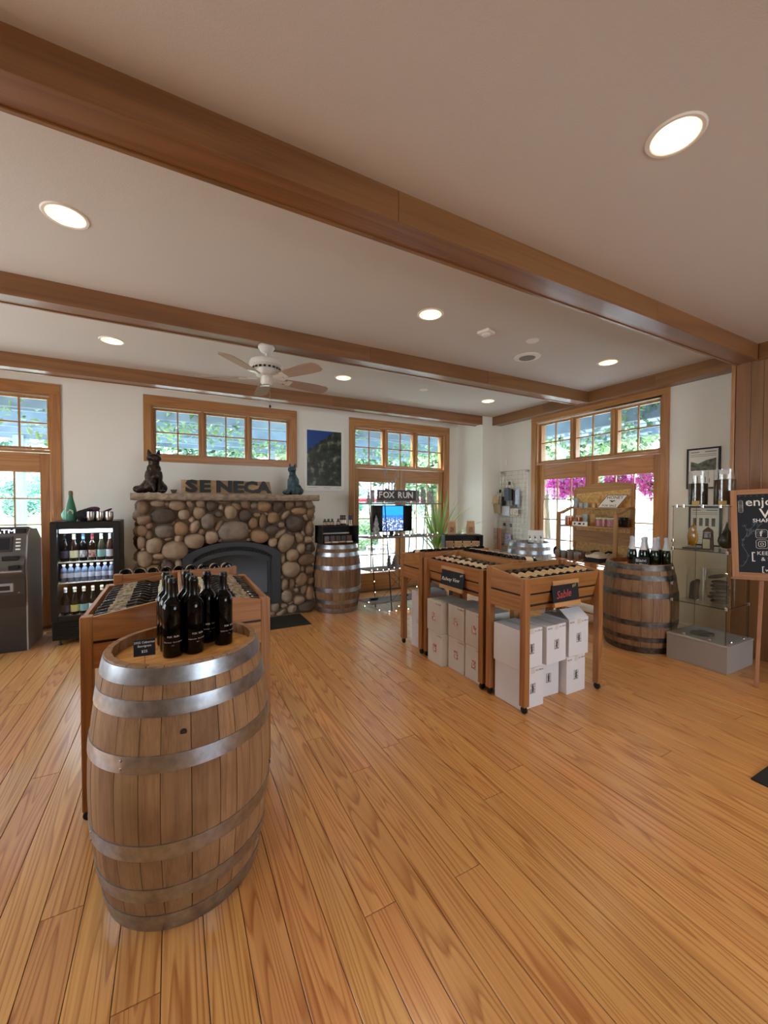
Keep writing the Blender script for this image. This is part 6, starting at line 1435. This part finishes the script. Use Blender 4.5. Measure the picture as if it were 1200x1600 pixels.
def vpos2(rs):
    while True:
        y = rs.uniform(-1, 6.2); x = rs.choice([6.3, 7.1, 7.9])+rs.gauss(0, .13)
        if noise.noise(Vector((x*.9, y*.9, 7))) > .0: return (x, y, 3.0+rs.gauss(.06, .14)-(.3*rs.random()**3))
solo('climbing_vine', leaf_cloud(random.Random(3), 2600, vpos2, .11), vl, 'leafy green vine over the pergola outside the right-hand doors', 'vine', None, None, 'stuff')
st = MB(); rs = random.Random(8)
for i in range(16):
    x = rs.uniform(-5, 6); y = rs.choice([7.3, 7.9, 8.7, 9.4]); pts = [Vector((x, y, 3.05))]
    for k_ in range(6): pts.append(pts[-1]+Vector((rs.uniform(-.22, .22), rs.uniform(-.08, .08), rs.uniform(-.10, .05))))
    st.tube(pts, .012, 5)
solo('vine_stems', st, pmat('vine_stem', '#8A7A62', .9), 'woody vine stems twisting along the pergola', 'vine', None, None, 'stuff')
# trees
bark = pmat('bark', '#6A5A48', .95)
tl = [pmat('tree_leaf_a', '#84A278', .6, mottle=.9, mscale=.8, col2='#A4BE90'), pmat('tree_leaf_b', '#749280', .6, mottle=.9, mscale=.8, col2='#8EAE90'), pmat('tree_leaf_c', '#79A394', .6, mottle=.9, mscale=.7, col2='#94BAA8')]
crowns = []
for q in range(3):
    mb = MB(); rs = random.Random(30+q); cl_ = [(Vector((rs.gauss(0, .42), rs.gauss(0, .42), rs.uniform(-.7, .8))), rs.uniform(.25, .5)) for _ in range(26)]
    def cp_(rs):
        c, r_ = rs.choice(cl_); v_ = Vector((rs.gauss(0, 1), rs.gauss(0, 1), rs.gauss(0, 1))).normalized(); return c+v_*r_*rs.uniform(.7, 1)
    leaf_cloud(rs, 4200, cp_, .13, mb); crowns.append(mb.mesh('crown', tl[q]))
trunk = MB().tube([(0, 0, 0), (.04, .02, .5), (0, .0, 1)], [.09, .07, .05], 8).mesh('trunk', bark)
TR = [(1.6, 17, 5.2, 2.3, 1, 'tree behind the pergola seen through the fireplace window'), (4.6, 15.5, 5.6, 2.5, 0, 'bright green tree seen through the back doors left half'), (7.6, 17, 6.0, 2.8, 1, 'dense green tree seen through the back doors right half'), (10.5, 15, 5, 2.4, 0, 'tree in the corner between the two sets of doors'),
      (13, 9.5, 5.5, 2.5, 0, 'bright green tree nearest the right-hand doors'), (15, 12.5, 7, 3, 2, 'tall dark tree behind the bright one outside the right-hand doors'), (16, 6, 6, 2.6, 1, 'green tree seen through the right half of the right-hand doors'), (17, 3, 5, 2.4, 0, 'tree far to the right outside the right-hand doors'),
      (-3, 18, 4.6, 2.1, 2, 'tree left of the fireplace window view')]
for x, y, h_, r_, q, lb in TR:
    t = thing('tree', lb, 'tree', T(x, y, -.06) @ Rz(x)); 
    link('crown', crowns[q], t, T(0, 0, h_*.70) @ Matrix.Diagonal((r_, r_, h_*.36, 1))); link('trunk', trunk, t, Matrix.Diagonal((2, 2, h_*.45, 1)))
for i in range(16):
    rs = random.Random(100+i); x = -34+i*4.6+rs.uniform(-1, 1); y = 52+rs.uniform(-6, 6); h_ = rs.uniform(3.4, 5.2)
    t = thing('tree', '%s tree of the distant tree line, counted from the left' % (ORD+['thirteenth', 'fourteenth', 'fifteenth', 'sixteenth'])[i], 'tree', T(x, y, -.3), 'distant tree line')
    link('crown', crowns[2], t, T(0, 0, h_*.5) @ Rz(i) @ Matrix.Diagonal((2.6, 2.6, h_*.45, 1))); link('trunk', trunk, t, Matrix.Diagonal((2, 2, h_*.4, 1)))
# hedge and shrubs on the patio edge
shr = [(3.3, 12.4, 1.0), (4.7, 12.6, .9), (5.9, 12.3, 1.2)]
for i, (x, y, s_) in enumerate(shr):
    t = thing('shrub', ['shrub at the left edge of the patio behind the back doors', 'shrub in the middle of the patio edge behind the back doors', 'shrub at the right of the patio edge behind the back doors', 'shrub outside the right half of the right-hand doors', 'shrub outside the left half of the right-hand doors'][i], 'shrub', T(x, y, -.03))
    link('foliage', crowns[i % 2], t, T(0, 0, s_*.5) @ Matrix.Diagonal((s_*.7, s_*.7, s_*.45, 1)))
# hanging baskets of pink flowers
pk = pmat('petal_pink', '#E04CB8', .6, mottle=.8, mscale=20, col2='#F090DC')
for i, (x, y, lb) in enumerate(((6.35, 5.02, 'left hanging basket of pink flowers outside the right-hand doors'), (6.35, 4.60, 'second hanging basket of pink flowers outside the right-hand doors'), (6.35, 3.90, 'middle hanging basket of pink flowers outside the right-hand doors'), (6.35, 3.28, 'right hanging basket of pink flowers outside the right-hand doors'))):
    t = thing('hanging_basket', lb, 'flower basket', T(x, y, 1.86 if i != 3 else 1.90)); R_ = .22 if i != 3 else .29
    part('basket', MB().lathe([(0, -R_*.75), (R_*.5, -R_*.6), (R_*.75, -R_*.2), (R_*.7, -R_*.15)], 16), pmat('basket', '#5A4632', .9), t)
    rs = random.Random(i)
    def bp_(rs, R_=R_): 
        v_ = Vector((rs.gauss(0, 1), rs.gauss(0, 1), rs.gauss(0, .75))).normalized(); return v_*R_*rs.uniform(.8, 1.05)
    part('flowers', leaf_cloud(rs, 1500, bp_, .06), pk, t, kind='stuff'); part('foliage', leaf_cloud(rs, 160, bp_, .06), tl[0], t, kind='stuff')
    part('chain', MB().tube([(0, 0, R_*.4), (0, 0, .95)], .004, 5), black, t)
# railing, outdoor table, parasol
rl = thing('patio_railing', 'dark metal railing along the patio outside the right-hand doors', 'railing', T(10.2, 1.5, -.03))
for z in (.15, .95): part('rail', MB().box(-.02, .02, 0, 6, z-.02, z+.02, .003), pmat('rail_grey', '#6A7A84', .5), rl)
for i in range(50): part('baluster', MB().box(-.008, .008, .06+i*.12, .076+i*.12, .15, .95), MC['rail_grey'], rl)
ot = thing('patio_table', 'round white patio table outside the back doors', 'table', T(3.9, 9.0, -.03))
part('top', MB().lathe([(0, .72), (.55, .72), (.56, .74), (.55, .76), (0, .76)], 30), white, ot); part('leg', MB().lathe([(.25, 0), (.24, .03), (.04, .05), (.04, .72)], 20), white, ot)
for i, (x, y, a_, lb) in enumerate(((3.2, 8.8, 1.2, 'white patio chair left of the round patio table'), (4.7, 9.2, -1.4, 'white patio chair right of the round patio table'), (3.9, 9.9, 3.1, 'white patio chair behind the round patio table'))):
    c = thing('patio_chair', lb, 'chair', T(x, y, -.03) @ Rz(a_), 'patio chairs')
    part('seat', MB().box(-.22, .22, -.22, .22, .43, .46, .01), white, c); part('backrest', MB().box(-.22, .22, .19, .22, .50, .88, .01), white, c)
    for u_ in (-.2, .2):
        for v_ in (-.2, .2): part('leg', MB().box(u_-.015, u_+.015, v_-.015, v_+.015, 0, .88 if v_ > 0 else .43, .002), white, c)
# red and white parasol far off
ps = thing('parasol', 'white parasol with red valance out on the lawn', 'parasol', T(7.2, 13.2, -.03))
part('pole', MB().tube([(0, 0, 0), (0, 0, 2.3)], .025, 10), white, ps); part('canopy', MB().lathe([(1.3, 1.75), (.7, 2.05), (0, 2.35)], 8, closed=True), white, ps, smooth=False); part('valance', MB().lathe([(1.3, 1.60), (1.3, 1.75)], 8, closed=True), pmat('valance_red', '#C8404A', .7), ps, smooth=False)
